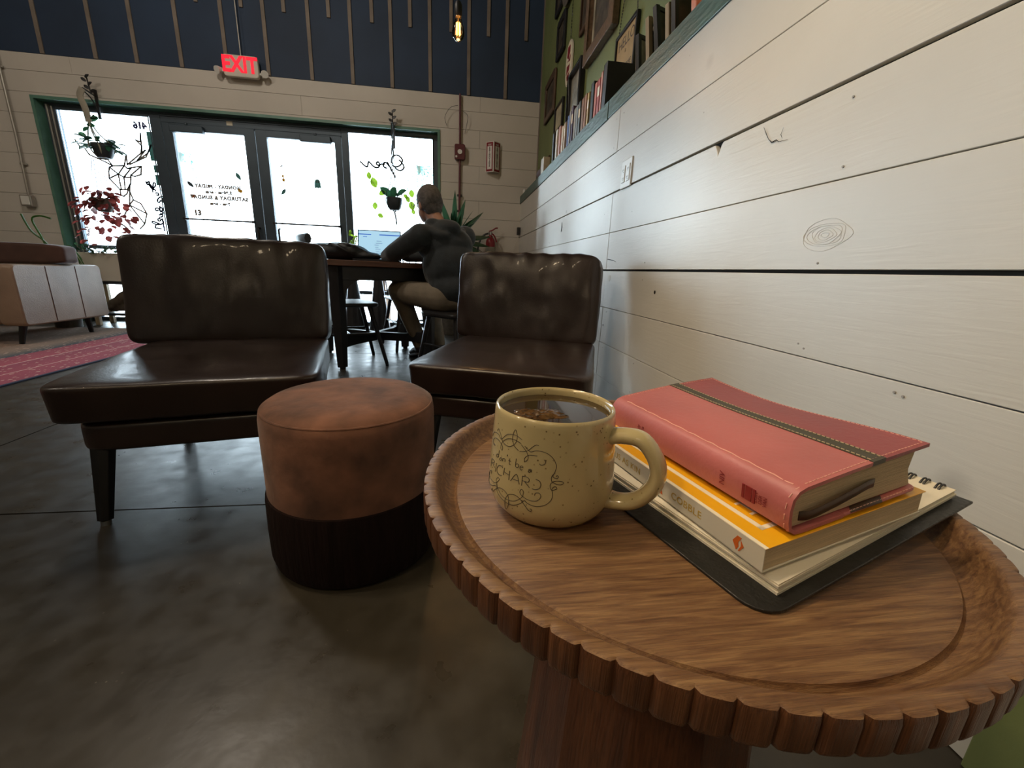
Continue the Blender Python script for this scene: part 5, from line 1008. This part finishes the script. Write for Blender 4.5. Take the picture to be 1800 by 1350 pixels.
# ============================================================ CAFE TABLE AND CHAIRS
ct = thing('cafe_table', 'square cafe table with reddish top and black legs by the right window', 'table', (-.61, 3.46, 0), R_(23))
MB().b2((-.40, -.40, .713), (.40, .40, .752)).build('tabletop', 'cafe_table_wood', ct, smooth=False, bevel=.004)
ap = MB()
for s_ in (-1, 1): ap.b2((-.31, s_*.33-.012, .62), (.31, s_*.33+.012, .713)).b2((s_*.33-.012, -.31, .62), (s_*.33+.012, .31, .713))
ap.build('apron', 'black_wood', ct, smooth=False, bevel=.003)
for sx in (-1, 1):
    for sy in (-1, 1):
        l_ = MB().tube([(sx*.325, sy*.325, .713), (sx*.325, sy*.325, .30), (sx*.325, sy*.325, .012)], [.055, .048, .036], 4); L_ = l_.build('leg', 'black_wood', ct, smooth=False, bevel=.004)
        MB().cyl((sx*.325, sy*.325, .012), (sx*.325, sy*.325, 0), .02).build('foot', 'black_plastic', L_)
        for ax in (0, 1):
            P = [(0, 0), (.11, 0), (.075, -.012), (.045, -.035), (.02, -.07), (0, -.12)]; m_ = MB().prism(P, -.012, .012)
            out = []
            for a, b_, c in m_.v:
                d = .29-a
                out.append((sx*d, sy*.33+c, .62+b_) if ax == 0 else (sx*.33+c, sy*d, .62+b_))
            m_.v = out; m_.build('corner_bracket', 'black_wood', ct, smooth=False)
xb = MB()
for a in (45, 135):
    M_ = Matrix.Rotation(R_(a), 4, 'Z'); m_ = MB().prism([(-.46, .30), (-.40, .24), (-.25, .215), (0, .21), (.25, .215), (.40, .24), (.46, .30), (.46, .10), (.43, .16), (.3, .185-.03), (0, .15), (-.3, .155), (-.43, .16), (-.46, .10)][:7]+[(.46, .15), (.3, .155), (0, .145), (-.3, .155), (-.46, .15)], -.02, .02)
    m_.v = [(x, z, y) for x, y, z in m_.v]; m_.xform(M_); xb.add(m_.v, m_.f)
xb.build('cross_stretcher', 'black_wood', ct, smooth=False, bevel=.003)
def spindle_chair(label, loc, rz, grp='black spindle chairs at the cafe table'):
    r = thing('spindle_chair', label, 'chair', loc, rz, grp)   # faces +x
    s_ = MB().prism(rrect(-.20, -.21, .21, .21, .05), .435, .462); s_.build('seat', 'black_wood', r, smooth=False, bevel=.008)
    for x in (-.15, .15):
        for y in (-.15, .15):
            L_ = MB().tube([(x, y, .44), (x*1.62, y*1.45, .014)], [.018, .013], 10).build('leg', 'black_wood', r)
            MB().cyl((x*1.62, y*1.45, .014), (x*1.62, y*1.45, 0), .012, n=10).build('foot', 'black_plastic', L_)
    st_ = MB(); st_.cyl((-.19, -.18, .24), (.19, -.18, .24), .009).cyl((-.19, .18, .24), (.19, .18, .24), .009).cyl((0, -.18, .24), (0, .18, .24), .009); st_.build('stretcher', 'black_wood', r)
    for i in range(7):
        y = -.165+i*.055; MB().tube([(-.175, y, .455), (-.215, y*1.1, .65), (-.245, y*1.18, .86)], [.007, .0055, .006], 8).build('spindle', 'black_wood', r)
    tr = MB().tube(catmull([(-.225, -.225, .875), (-.252, -.12, .875), (-.262, 0, .875), (-.252, .12, .875), (-.225, .225, .875)], 5), .022, 8); tr.v = [(x, y, .875+(z-.875)*1.5) for x, y, z in tr.v]; tr.build('top_rail', 'black_wood', r)
    return r
c1 = spindle_chair('black spindle chair tucked into the left side of the cafe table', (-.80, 3.25, 0), R_(23))
dup(c1, (-.38, 3.98, 0), R_(-67), 'black spindle chair on the window side of the cafe table')
# man's stool chair
ms = thing('wooden_stool', 'low black wooden stool the seated man sits on', 'stool', (.02, 2.98, 0), R_(-45))
MB().prism(rrect(-.19, -.19, .19, .19, .07), .40, .435).build('seat', 'black_wood', ms, smooth=False, bevel=.012)
for x in (-.13, .13):
    for y in (-.13, .13):
        MB().tube([(x, y, .405), (x*1.5, y*1.5, 0)], [.018, .014], 10).build('leg', 'black_wood', ms)
MB().cyl((-.165, -.165, .2), (.165, -.165, .2), .009).cyl((-.165, .165, .2), (.165, .165, .2), .009).cyl((0, -.165, .2), (0, .165, .2), .009).build('stretcher', 'black_wood', ms)
# laptop
lp = thing('laptop', 'open laptop with a bright blue-white page on the cafe table', 'laptop', (-.555, 3.40, .7525), R_(2))
MB().prism(rrect(-.16, -.20, .16, .02, .012), .002, .014).build('keyboard_base', 'black_plastic', lp, smooth=False, bevel=.002)
MB().b2((-.13, -.12, .0142), (.13, .0, .0146)).build('keys', 'pot_dark', lp, smooth=False)
sc_ = Matrix.Translation((0, .02, .012)) @ Matrix.Rotation(R_(-12), 4, 'X')
MB().b2((-.16, 0, 0), (.16, .006, .225)).xform(sc_).build('screen_lid', 'black_plastic', lp, smooth=False, bevel=.002)
pbr('screen_glow', (.3, .5, .6), .3, emit=(.36, .60, .78), estr=.95); pbr('screen_blue', (.05, .15, .5), .3, emit=(.05, .16, .55), estr=.8); pbr('screen_text', (.2, .3, .4), .3, emit=(.16, .27, .38), estr=.8)
MB().b2((-.152, -.0012, .008), (.152, 0, .217)).xform(sc_).build('screen', 'screen_glow', lp, smooth=False)
m_ = MB(); m_.b2((-.152, -.0018, .186), (-.06, -.0012, .194)).b2((0, -.0018, .186), (.152, -.0012, .194)).b2((-.12, -.0018, .17), (-.09, -.0012, .175)); m_.xform(sc_).build('page_header', 'screen_blue', lp, smooth=False)
m_ = MB(); random.seed(2)
for k in range(9): x = random.uniform(-.05, -.02); m_.b2((x, -.0018, .02+k*.015), (x+random.uniform(.02, .05), -.0012, .024+k*.015))
m_.xform(sc_).build('page_text', 'screen_text', lp, smooth=False)
bgm = MB(); bgm.ell((0, 0, .06), (.21, .13, .068)); bgm.ell((-.12, 0, .07), (.13, .12, .05)); bgm.ell((.16, .0, .035), (.15, .09, .035))
bgm.tube(catmull([(.02, -.08, .12), (.12, -.1, .11), (.2, -.05, .07), (.26, 0, .05)], 5), .008, 6); bgm.tube(catmull([(-.05, -.1, .115), (.04, -.13, .09), (.1, -.12, .05)], 5), .01, 6)
bgm.v = [(x, y, max(z, .0)) for x, y, z in bgm.v]
bgo = bgm.build('backpack', 'bag_black', remesh=.012, lap=3); bgo.location = (-.84, 3.42, .7545); bgo.rotation_euler = (0, 0, R_(-5)); tag(bgo, 'black backpack lying on the left corner of the cafe table', 'bag')
tag(MB().b2((-.30, 4.35, .40), (-.17, 4.353, .60)).build('menu_card', 'paper_white', smooth=False), 'white printed card seen between table and the man', 'card') if False else None
# ============================================================ PLANTS
def leaf_mb(mb, base, dir_, up, L, Wd, fold=.25, curl=.3, tip=1.0, n=6):
    """one leaf blade: base point, growing direction, upward normal"""
    d = V(dir_).normalized(); u = V(up); s = d.cross(u)
    if s.length < 1e-4: s = d.cross(V((1, .3, 0)))
    s.normalize(); u = s.cross(d).normalized(); vs = []; fs = []
    for i in range(n+1):
        t = i/n; w_ = Wd*.5*(math.sin(math.pi*min(1, (t*.93+.06))**tip)**.8 if t < 1 else 0.0)
        c = V(base)+d*(L*t*(1-.15*curl*t))-u*(curl*L*t*t*.5)
        for k in (-1, 0, 1): vs.append(c+s*(w_*k)+u*(abs(k)*w_*fold))
    for i in range(n):
        for k in range(2): a = i*3+k; fs.append((a, a+1, a+4, a+3))
    return mb.add(vs, fs)
def rnd(a, b): return random.uniform(a, b)
def bracket_hook(root, x, z0):   # black cast bracket at the wall with a rising leaf ornament
    m_ = MB(); m_.tube([(x, .16, z0), (x, 0, z0+.02)], .007, 6)
    m_.tube(catmull([(x, .15, z0-.16), (x, .10, z0-.05), (x, 0, z0+.005)], 5), .006, 6)
    m_.b2((x-.012, .15, z0-.2), (x+.012, .165, z0+.06))
    for k in range(5): leaf_mb(m_, (x, .10-.01*k, z0+.015+.028*k), ((-1)**k*.8, -.2, .6), (0, -1, .2), .055, .03)
    m_.tube([(x, .10, z0), (x, .08, z0+.15)], .006, 6)
    return m_.build('wall_bracket', 'black_metal', root)
random.seed(31)
# left upper: macrame hanger with a trailing pothos
h1 = thing('hanging_plant', 'green trailing plant in a macrame hanger at the left window, above the red one', 'plant', (-3.52, 5.13, 1.70), 0, None)
bracket_hook(h1, -.02, .55)
m_ = MB(); m_.tube(catmull([(-.02, 0, .565), (-.05, -.01, .50), (-.03, 0, .40), (-.02, 0, .28)], 5), [.03]*16, 8); m_.v = [(x, y*.35, z) for x, y, z in m_.v]; m_.build('macrame_band', 'jute', h1)
m_ = MB()
for k in range(4):
    a = k*math.pi/2+.4; m_.tube(catmull([(-.02, 0, .30), (.04*math.cos(a), .04*math.sin(a), .18), (.095*math.cos(a)+.05, .095*math.sin(a), .06), (.05*math.cos(a)+.05, .05*math.sin(a), -.03), (.05, 0, -.05)], 4), .006, 6)
m_.build('macrame_cords', 'jute', h1)
MB().lathe([(0, -.04), (.055, -.04), (.075, 0), (.09, .07), (.092, .085), (.082, .085), (.078, .07), (0, .065)], 24, c=(.06, 0, 0), close=False).build('pot', 'pot_dark', h1)
m_ = MB()
for k in range(60):
    a = rnd(0, 6.28); r = rnd(.03, .17); b = (.05+r*math.cos(a), .6*r*math.sin(a), .09+rnd(-.02, .07)-r*.25); leaf_mb(m_, b, (math.cos(a), math.sin(a), rnd(-.7, .3)), (0, 0, 1), rnd(.05, .10), rnd(.04, .07))
for k in range(8): leaf_mb(m_, (.0+rnd(-.06, .1), rnd(-.05, 0), rnd(.12, .34)), (rnd(-1, 1), -.3, rnd(-.6, .4)), (0, -1, .4), .07, .045)
m_.build('foliage', 'leaf_dark', h1)
# left lower: red-leaved plant
h2 = thing('hanging_plant', 'red-leaved plant in a hanging basket at the left window, below the green one', 'plant', (-3.60, 5.13, 1.22))
m_ = MB()
for k in range(4):
    a = k*math.pi/2+.3; m_.tube([(.04+.02*math.cos(a), .02*math.sin(a), .44), (.04+.09*math.cos(a), .09*math.sin(a), .06)], .003, 5)
m_.build('hanging_cords', 'ink_blue', h2)
MB().lathe([(0, -.07), (.05, -.065), (.085, -.02), (.10, .04), (.102, .06), (.09, .06), (0, .04)], 24, c=(.04, 0, 0), close=False).build('pot', 'pot_stone', h2)
m_ = MB(); vn = MB()
for k in range(170):
    a = rnd(0, 6.28); r = rnd(.04, .26); dz = rnd(-.26, .17) if r > .12 else rnd(-.02, .13)
    b = V((.04+r*math.cos(a), .55*r*math.sin(a)-.02, dz-.15*(r > .18))); leaf_mb(m_, b, (math.cos(a)*.7, math.sin(a), rnd(-1.2, .1)), (0, -.6, 1), rnd(.055, .085), rnd(.045, .06))
for k in range(12):
    a = k*.55; vn.tube(catmull([(.04, 0, .05), (.04+.12*math.cos(a), .08*math.sin(a), .05), (.04+.2*math.cos(a), .12*math.sin(a), -.1-.1*rnd(0, 1))], 4), .0022, 5)
m_.build('foliage', 'leaf_red', h2); vn.build('vines', 'driftwood', h2)
# right: pothos in a dark pot
h3 = thing('hanging_plant', 'pothos in a dark pot on a macrame hanger at the right window', 'plant', (-.65, 5.13, 1.33))
bracket_hook(h3, 0, .86)
m_ = MB(); m_.tube([(0, 0, .87), (0, 0, .72)], .01, 6)
for k in range(4):
    a = k*math.pi/2+.5; m_.tube(catmull([(0, 0, .73), (.02*math.cos(a), .02*math.sin(a), .5), (.03*math.cos(a), .03*math.sin(a), .30), (.085*math.cos(a), .085*math.sin(a), .16), (.085*math.cos(a), .085*math.sin(a), .06), (.0, .0, -.02)], 4), .0045, 6)
m_.tube([(0, 0, -.02), (.01, 0, -.06), (.02, 0, -.15)], .009, 6); m_.build('macrame_cords', 'pot_dark', h3)
MB().lathe([(0, -.005), (.05, 0), (.075, .03), (.086, .09), (.088, .13), (.078, .13), (0, .115)], 28, close=False).build('pot', 'pot_dark', h3)
m_ = MB()
for b, d, L, W_ in (((-.03, 0, .13), (-.5, -.2, .5), .16, .11), ((.03, -.03, .14), (.5, -.3, .35), .15, .10), ((0, -.04, .13), (.1, -.5, .8), .12, .09)): leaf_mb(m_, b, d, (0, -.7, .7), L, W_)
m_.build('foliage', 'leaf_dark', h3)
m_ = MB(); vn = MB()
for (x, z, dx, dz, L) in ((-.25, .30, -.1, .9, .075), (-.19, .22, -.3, 1, .11), (-.155, .15, .9, .5, .08), (-.20, .07, -.1, -1, .08), (-.18, -.05, .9, -.5, .07), (.19, .22, .1, -1, .085), (.14, .15, .4, -1, .07), (.185, .10, .2, -1, .10), (.20, .02, .3, -1, .06), (.11, .17, .5, -.6, .06)):
    leaf_mb(m_, (x, -.02, z), (dx, -.1, dz), (0, -1, .1), L, L*.72, curl=.1)
for P in ([(-.03, 0, .13), (-.12, -.02, .18), (-.18, -.02, .22), (-.25, -.02, .30)], [(-.06, 0, .12), (-.14, 0, .05), (-.15, 0, -.05), (-.13, 0, -.14)], [(.05, 0, .13), (.12, -.02, .2), (.17, -.02, .24)], [(.06, 0, .12), (.12, 0, .1), (.18, -.02, .1), (.2, -.02, 0)]): vn.tube(catmull(P, 4), .003, 5)
m_.build('young_foliage', 'leaf_lime', h3); vn.build('vines', 'driftwood', h3)
# big strap-leaved plant in the corner behind the man
dr = thing('potted_plant', 'tall spiky dark green plant in a floor pot behind the seated man', 'plant', (-.02, 4.86, 0))
MB().lathe([(0, 0), (.13, 0), (.17, .30), (.175, .34), (.16, .34), (.155, .30), (0, .30)], 28, close=False).build('pot', 'pot_stone', dr)
MB().tube([(0, 0, .3), (.01, 0, .7), (.03, 0, 1.02)], [.022, .018, .015], 8).build('stem', 'driftwood', dr)
m_ = MB(); random.seed(8)
for k in range(44):
    a = k*2.4; e = rnd(-.25, 1.25); L = rnd(.30, .46); d = (math.cos(a)*math.cos(e), math.sin(a)*math.cos(e)*.7, math.sin(e)); leaf_mb(m_, (.03+.02*math.cos(a), .02*math.sin(a), rnd(.88, 1.06)), d, (0, 0, 1), L, .055, curl=.25, tip=.7)
for (dx, dz, L) in ((-.35, 1, .5), (.02, 1, .52), (.28, 1, .45), (.75, .75, .45), (1, .15, .42), (.95, -.1, .4), (.8, -.35, .42)): leaf_mb(m_, (.03, -.02, 1.02), (dx, -.15, dz), (0, -1, .3), L, .065, curl=.12, tip=.7)
m_.v = [(x, y if y < 0 else y*.75, z) for x, y, z in m_.v]; m_.build('foliage', 'leaf_dark', dr)
# plants outside, hung under the awning
def outhang(x, y, z, label, H):
    o = thing('outdoor_plant', label, 'plant', (x, y, z), 0)
    MB().lathe([(0, -.10), (.06, -.10), (.09, 0), (.08, 0), (0, -.02)], 20, close=False).build('pot', 'cream_plastic', o)
    MB().cyl((0, 0, 0), (0, 0, 1.2), .003, n=6).build('hanging_wire', 'black_metal', o)
    m_ = MB()
    for k in range(22):
        a = rnd(0, 6.28); r = rnd(.06, .17); L = rnd(.1, H)
        n_ = int(L/.022)
        for j in range(n_):
            t = j/max(1, n_-1); leaf_mb(m_, (r*math.cos(a)*(1+.2*t), r*math.sin(a), .03-L*t), (rnd(-1, 1), rnd(-1, 1), rnd(-1, .2)), (0, 0, 1), .032, .02, n=3)
    m_.build('foliage', 'leaf_teal', o); return o
outhang(-.43, 6.0, 1.97, 'blue-green trailing plant hanging outside the right window', .42)
outhang(-3.24, 6.0, 1.93, 'trailing plant hanging outside at the left edge of the left door', .42)
# aloe-like plant at the left window
ao = thing('potted_plant', 'pale spider plant with long arching leaves between sofa and left window', 'plant', (-3.86, 4.79, .0))
MB().lathe([(0, 0), (.10, 0), (.13, .56), (.14, .60), (.12, .60), (0, .56)], 24, close=False).build('pot', 'pot_stone', ao)
m_ = MB(); random.seed(12)
for k in range(18):
    a = k*2.4; m_.tube(catmull([(0, 0, .58), (.06*math.cos(a), .06*math.sin(a), .74), (.16*math.cos(a), .1*math.sin(a), .80-rnd(0, .05)), (.24*math.cos(a), .14*math.sin(a), .70-rnd(0, .12))], 4), [.007]*6+[.005]*6+[.0015], 5)
for P in ([(0, 0, .58), (-.02, 0, .80), (-.13, 0, .92), (-.18, 0, 1.07)], [(0, 0, .6), (-.05, 0, .85), (-.10, 0, 1.02), (-.03, 0, 1.06), (.06, 0, 1.04)]): m_.tube(catmull(P, 5), .008, 6)
m_.build('foliage', 'leaf_green', ao)
# plant bench in front of the left window
pb_ = thing('planter_bench', 'beige planter box on pale wooden legs under the left window', 'planter', (-3.55, 5.12, 0))
MB().b2((-.30, -.12, .46), (.34, .10, .745)).build('planter_box', 'cream_plastic', pb_, smooth=False, bevel=.008)
MB().b2((-.31, -.13, .43), (.35, .11, .46)).build('shelf_edge', 'black_wood', pb_, smooth=False)
for x in (-.20, .31):
    for y in (-.11, .08): MB().b2((x-.02, y-.02, 0), (x+.02, y+.02, .60)).build('leg', 'light_wood', pb_, smooth=False, bevel=.003)
MB().b2((-.20, -.10, .10), (.32, .09, .125)).build('lower_shelf', 'black_wood', pb_, smooth=False)
vp = thing('vine_plant', 'dark trailing vine along the top of the beige planter', 'plant', (-3.55, 5.08, .747))
m_ = MB(); random.seed(6)
for k in range(130):
    x = rnd(-.28, .36); leaf_mb(m_, (x, rnd(-.12, .05), rnd(.0, .06)+.16*max(0, (x-.12))*rnd(0, 2.2)), (rnd(-1, 1), rnd(-1, .5), rnd(-.5, .9)), (0, 0, 1), rnd(.03, .06), rnd(.02, .035), n=4)
m_.build('foliage', 'leaf_dark', vp)
vn = MB()
for s_ in range(5): vn.tube(catmull([(-.28+.13*s_, rnd(-.05, .05), .01), (-.2+.13*s_, -.1, .05), (-.1+.13*s_, -.12, -.02-.02*s_*.3)], 4), .003, 5)
vn.build('vines', 'driftwood', vp)
dw = MB(); dw.tube(catmull([(-.15, 0, .05), (-.02, -.02, .12), (.10, 0, .20), (.2, .02, .24)], 5), [.05, .055, .06, .06, .06, .055, .06, .062, .06, .055, .05, .045, .04, .035, .03, .02], 10); dw.tube(catmull([(-.1, 0, .05), (.05, 0, .06), (.22, -.02, .05)], 5), .045, 10)
dwo = dw.build('driftwood_log', 'driftwood', remesh=.012, lap=2); dwo.scale = (.8,.9,1); dwo.location = (-3.56, 5.10, .128); tag(dwo, 'weathered driftwood on the lower shelf of the beige planter', 'driftwood')
sp_ = thing('small_plant', 'small round-leaved plant beside the driftwood under the beige planter', 'plant', (-3.29, 5.07, .127))
MB().lathe([(0, 0), (.05, 0), (.06, .1), (.05, .1), (0, .09)], 20, close=False).build('pot', 'pot_dark', sp_)
m_ = MB()
for k in range(22): a = k*2.4; leaf_mb(m_, (0, 0, .09+rnd(0, .12)), (math.cos(a), math.sin(a), rnd(.1, .8)), (0, 0, 1), rnd(.07, .11), .06)
m_.build('foliage', 'leaf_green', sp_)
# plants on the window sill stand beyond the cafe table
for (x, y, lab, sd) in ((-.80, 4.75, 'small bushy plant behind the laptop near the right window', 3), (-1.05, 4.7, 'tall sprouting lucky stems left of the laptop by the right window', 5)):
    pl_ = thing('stand_plant', lab, 'plant', (x, y, 0)); random.seed(sd)
    MB().tube([(0, 0, .0), (0, 0, .70)], [.12, .03], 10).build('pedestal', 'black_wood', pl_)
    MB().lathe([(0, .70), (.06, .70), (.085, .78), (.09, .84), (.08, .84), (0, .82)], 20, close=False).build('pot', 'pot_dark', pl_)
    m_ = MB()
    if sd == 3:
        for k in range(60): a = rnd(0, 6.28); r = rnd(0, .09); leaf_mb(m_, (r*math.cos(a), r*math.sin(a), .86+rnd(0, .13)), (math.cos(a), math.sin(a), rnd(-.4, .6)), (0, 0, 1), rnd(.04, .08), .04)
        leaf_mb(m_, (-.12, 0, .86), (-1, 0, .4), (0, -1, 0), .08, .05); leaf_mb(m_, (-.16, 0, .80), (-1, 0, .2), (0, -1, 0), .1, .05)
    else:
        for k in range(4): m_.tube(catmull([(.01*k, 0, .8), (.02*k-.02, 0, .90), (.01+.02*k, 0, .97+.015*k)], 4), .006, 6)
        for k in range(12): leaf_mb(m_, (rnd(-.03, .07), 0, rnd(.86, 1.02)), (rnd(-1, 1), -.2, rnd(0, .8)), (0, -1, 0), .06, .02)
    m_.build('foliage', 'leaf_dark' if sd == 3 else 'leaf_lime', pl_)
# light wooden patio chair outside the right window
pc = thing('patio_chair', 'wooden patio chair outside the right window', 'chair', (-.78, 6.2, -.04))
for x in (-.17, .17):
    MB().b2((x-.03, -.2, 0), (x+.03, -.15, .78)).build('leg', 'frame_wood', pc, smooth=False); MB().b2((x-.03, .2, 0), (x+.03, .25, .45)).build('leg', 'frame_wood', pc, smooth=False)
MB().b2((-.22, -.2, .41), (.22, .25, .45)).build('seat', 'frame_wood', pc, smooth=False); MB().b2((-.22, -.2, .70), (.22, -.17, .80)).build('backrest', 'frame_wood', pc, smooth=False)
# parked cars far outside
def car(x, y, col, label):
    c = thing('parked_car', label, 'car', (x, y, -.04)); cm(col[0], col[1])
    P = [(-2.2, .35), (-2.25, .7), (-1.9, .85), (-1.2, .95), (-.6, 1.4), (.8, 1.42), (1.5, 1.0), (2.15, .92), (2.25, .6), (2.2, .35)]; m_ = MB().prism(P, -.85, .85); m_.v = [(a, c_, b) for a, b, c_ in m_.v]; m_.build('body', col[0], c, smooth=False, bevel=.06, seg=3)
    P = [(-1.0, .98), (-.52, 1.34), (.74, 1.36), (1.3, 1.0)]; m_ = MB().prism(P, -.87, .87); m_.v = [(a, c_, b) for a, b, c_ in m_.v]; m_.build('windows', 'black_plastic', c, smooth=False)
    for a in (-1.4, 1.4):
        for b in (-.8, .8): MB().cyl((a, b-.1, .33), (a, b+.1, .33), .33, n=24).build('wheel', 'black_plastic', c)
    return c
car(-2.6, 15, ('car_silver', (.45, .48, .5)), 'silver parked car seen far outside through the right window'); car(2.6, 17, ('car_navy', (.08, .10, .16)), 'dark blue car parked outside behind the silver one')
# ============================================================ SEATED MAN
man = MB(); O_ = V((0, 0, 0))
hd = V((-.170, 3.185, 1.150)); fw = V((-.62, .76, -.18)).normalized(); sd_ = fw.cross(V((0, 0, 1))).normalized(); up_ = sd_.cross(fw).normalized()   # sd_ = his right
HR = Matrix((sd_, fw, up_)).transposed()
man.ell(hd+up_*.02, (.074, .095, .098), HR, 24, 16); man.ell(hd+fw*.028-up_*.045, (.058, .068, .068), HR, 20, 12); man.ell(hd+fw*.055-up_*.085, (.032, .03, .025), HR)
man.ell(hd+fw*.098-up_*.022, (.012, .018, .020), HR, 12, 8); man.ell(hd+fw*.088-up_*.062, (.026, .012, .009), HR, 12, 8)
for s_ in (-1, 1):
    man.ell(hd+sd_*.076*s_-up_*.018-fw*.005, (.009, .020, .032), HR, 12, 10); man.ell(hd+sd_*.032*s_+fw*.084+up_*.004, (.013, .008, .008), HR, 10, 8)
capsule(man, hd-up_*.05-fw*.015, (-.095, 3.115, 1.00), .052, .058)
# trunk, arms and legs inside the clothes
pel = V((.015, 3.03, .53)); che = V((-.06, 3.10, .86))
capsule(man, pel, che, .12, .13)
shL, elL, wrL = V((-.215, 3.035, .93)), V((-.42, 3.185, .815)), V((-.50, 3.36, .795))
shR, elR, wrR = V((.085, 3.20, .945)), V((.02, 3.46, .83)), V((-.38, 3.54, .80))
kL, aL = V((-.41, 3.29, .545)), V((-.262, 3.40, .12)); kR, aR = V((-.20, 3.56, .54)), V((-.12, 3.42, .12))
hL, hR_ = V((-.07, 3.0, .52)), V((.08, 3.12, .52))
for a, b, r0, r1 in ((shL, elL, .05, .04), (elL, wrL, .04, .026), (shR, elR, .05, .04), (elR, wrR, .04, .026), (hL, kL, .075, .052), (kL, aL, .05, .034), (hR_, kR, .075, .052), (kR, aR, .05, .034)): capsule(man, a, b, r0, r1)
def hand(mb, w_, d, side):
    d = V(d).normalized(); s_ = d.cross(V((0, 0, 1))).normalized()*side; up = V((0, 0, 1))
    mb.ell(w_+d*.045, (.012, .045, .038), Matrix((up, d, s_)).transposed(), 14, 10)
    for k, L in enumerate((.068, .076, .070, .054)):
        b = w_+d*.080+s_*(-.030+.020*k); mb.tube([b, b+d*L*.45+up*.006, b+d*L*.8-up*.004, b+d*L-up*.014], [.009, .0085, .0078, .006], 8)
    b = w_+d*.028-s_*.036; mb.tube([b, b+d*.028-s_*.020, b+d*.055-s_*.026-up*.006], [.0105, .0095, .007], 8)
hand(man, wrL+V((0, 0, -.004)), (-.1, 1, -.12), 1); hand(man, wrR+V((0, 0, -.005)), (-.9, .25, -.12), -1)
person = tag(man.build('person', 'skin', remesh=.0065, lap=1), 'seated man seen from behind in dark jacket and khaki trousers using the laptop', 'person')
hr = MB(); hr.ell(hd+up_*.030-fw*.012, (.083, .098, .100), HR, 28, 18); hr.ell(hd-fw*.045-up_*.03, (.070, .052, .072), HR, 20, 14)
for s_ in (-1, 1): hr.ell(hd+sd_*.055*s_-fw*.03+up_*.005, (.028, .055, .060), HR, 16, 12)
hr.v = [tuple(V(p)-fw*max(0, (V(p)-hd).dot(fw)-.045)*.85) for p in hr.v]
hr.build('hair', 'hair_grey', person, remesh=.007, lap=1)
gls = MB()
for s_ in (-1, 1):
    gls.tube([hd+sd_*.078*s_-fw*.01+up_*.002, hd+sd_*.074*s_+fw*.06+up_*.006, hd+sd_*.062*s_+fw*.098+up_*.004], .0024, 6)
    gls.tube([hd+sd_*(.034*s_+.024*math.cos(t))+fw*.100+up_*(.017*math.sin(t)) for t in [2*math.pi*k/16 for k in range(16)]], .0018, 5, closed=True)
gls.tube([hd+sd_*.01+fw*.101, hd-sd_*.01+fw*.101], .0018, 5)
gls.build('glasses', 'black_metal', person)
jk = MB()
jk.ell((.01, 3.035, .585), (.205, .155, .13), Matrix.Rotation(R_(-35), 3, 'Z'), 24, 14); jk.ell((-.025, 3.065, .73), (.210, .150, .20), Matrix.Rotation(R_(-35), 3, 'Z'), 24, 14)
jk.ell((-.06, 3.105, .875), (.215, .140, .135), Matrix.Rotation(R_(-32), 3, 'Z'), 24, 14); jk.ell((-.075, 3.115, .955), (.165, .105, .075), Matrix.Rotation(R_(-32), 3, 'Z'), 24, 14)
for a, b, r0, r1 in ((shL, elL, .082, .062), (elL, wrL-(wrL-elL)*.05, .062, .044), (shR, elR, .082, .060), (elR, wrR-(wrR-elR)*.05, .060, .044)): capsule(jk, a, b, r0, r1, 16)
# hood lying on the back and the collar
jk.ell((-.055, 3.035, .985), (.125, .062, .060), Matrix.Rotation(R_(-35), 3, 'Z'), 20, 12)
jk.tube(catmull([(-.19, 3.06, .985), (-.13, 2.995, .955), (-.05, 2.965, .93), (.03, 3.02, .945), (.065, 3.10, .985)], 5), .028, 8)
jk.tube([V((-.10, 3.12, 1.015))+V((math.cos(t)*.072, math.sin(t)*.072, .012*math.sin(t*2))) for t in [2*math.pi*k/20 for k in range(20)]], .024, 8, closed=True)
jk.v = [tuple(V(p)+V((1, 1, 1))*.006*noise.noise(V(p)*13)) for p in jk.v]
jko = jk.build('jacket', 'jacket', person, remesh=.011, lap=3)
tr = MB(); tr.ell((.0, 3.05, .505), (.165, .15, .09), None, 20, 12)
for a, b, r0, r1 in ((hL, kL, .105, .080), (kL, aL-(aL-kL)*.02, .078, .058), (hR_, kR, .105, .080), (kR, aR-(aR-kR)*.02, .078, .058)): capsule(tr, a, b, r0, r1, 18)
tr.v = [tuple(V(p)+V((1, 1, .4))*.008*noise.noise(V(p)*14)) for p in tr.v]
tr.build('trousers', 'trousers', person, remesh=.010, lap=2)
def shoe(a, d, pitch):
    s_ = MB(); s_.ell((0, .0, .035), (.042, .055, .045)); s_.ell((0, .09, .022), (.046, .085, .034)); s_.ell((0, .15, .018), (.042, .05, .026)); capsule(s_, (0, -.01, .04), (0, -.01, .085), .042, .040)
    s_.v = [(x, y, max(z, -.006)) for x, y, z in s_.v]
    M_ = Matrix.Translation(a) @ Matrix.Rotation(math.atan2(-d[0], d[1]), 4, 'Z') @ Matrix.Rotation(R_(pitch), 4, 'X'); s_.xform(M_); o = s_.build('shoe', 'shoe_dark', person, remesh=.008, lap=2)
    q = MB().prism(rrect(-.045, -.06, .045, .195, .042), -.016, .002).xform(M_); q.build('sole', 'shoe_sole', o, smooth=False, bevel=.004)
shoe((-.262, 3.38, .055), (-.35, .75), -14)
shoe((-.13, 3.42, .02), (-.5, .8), 0)
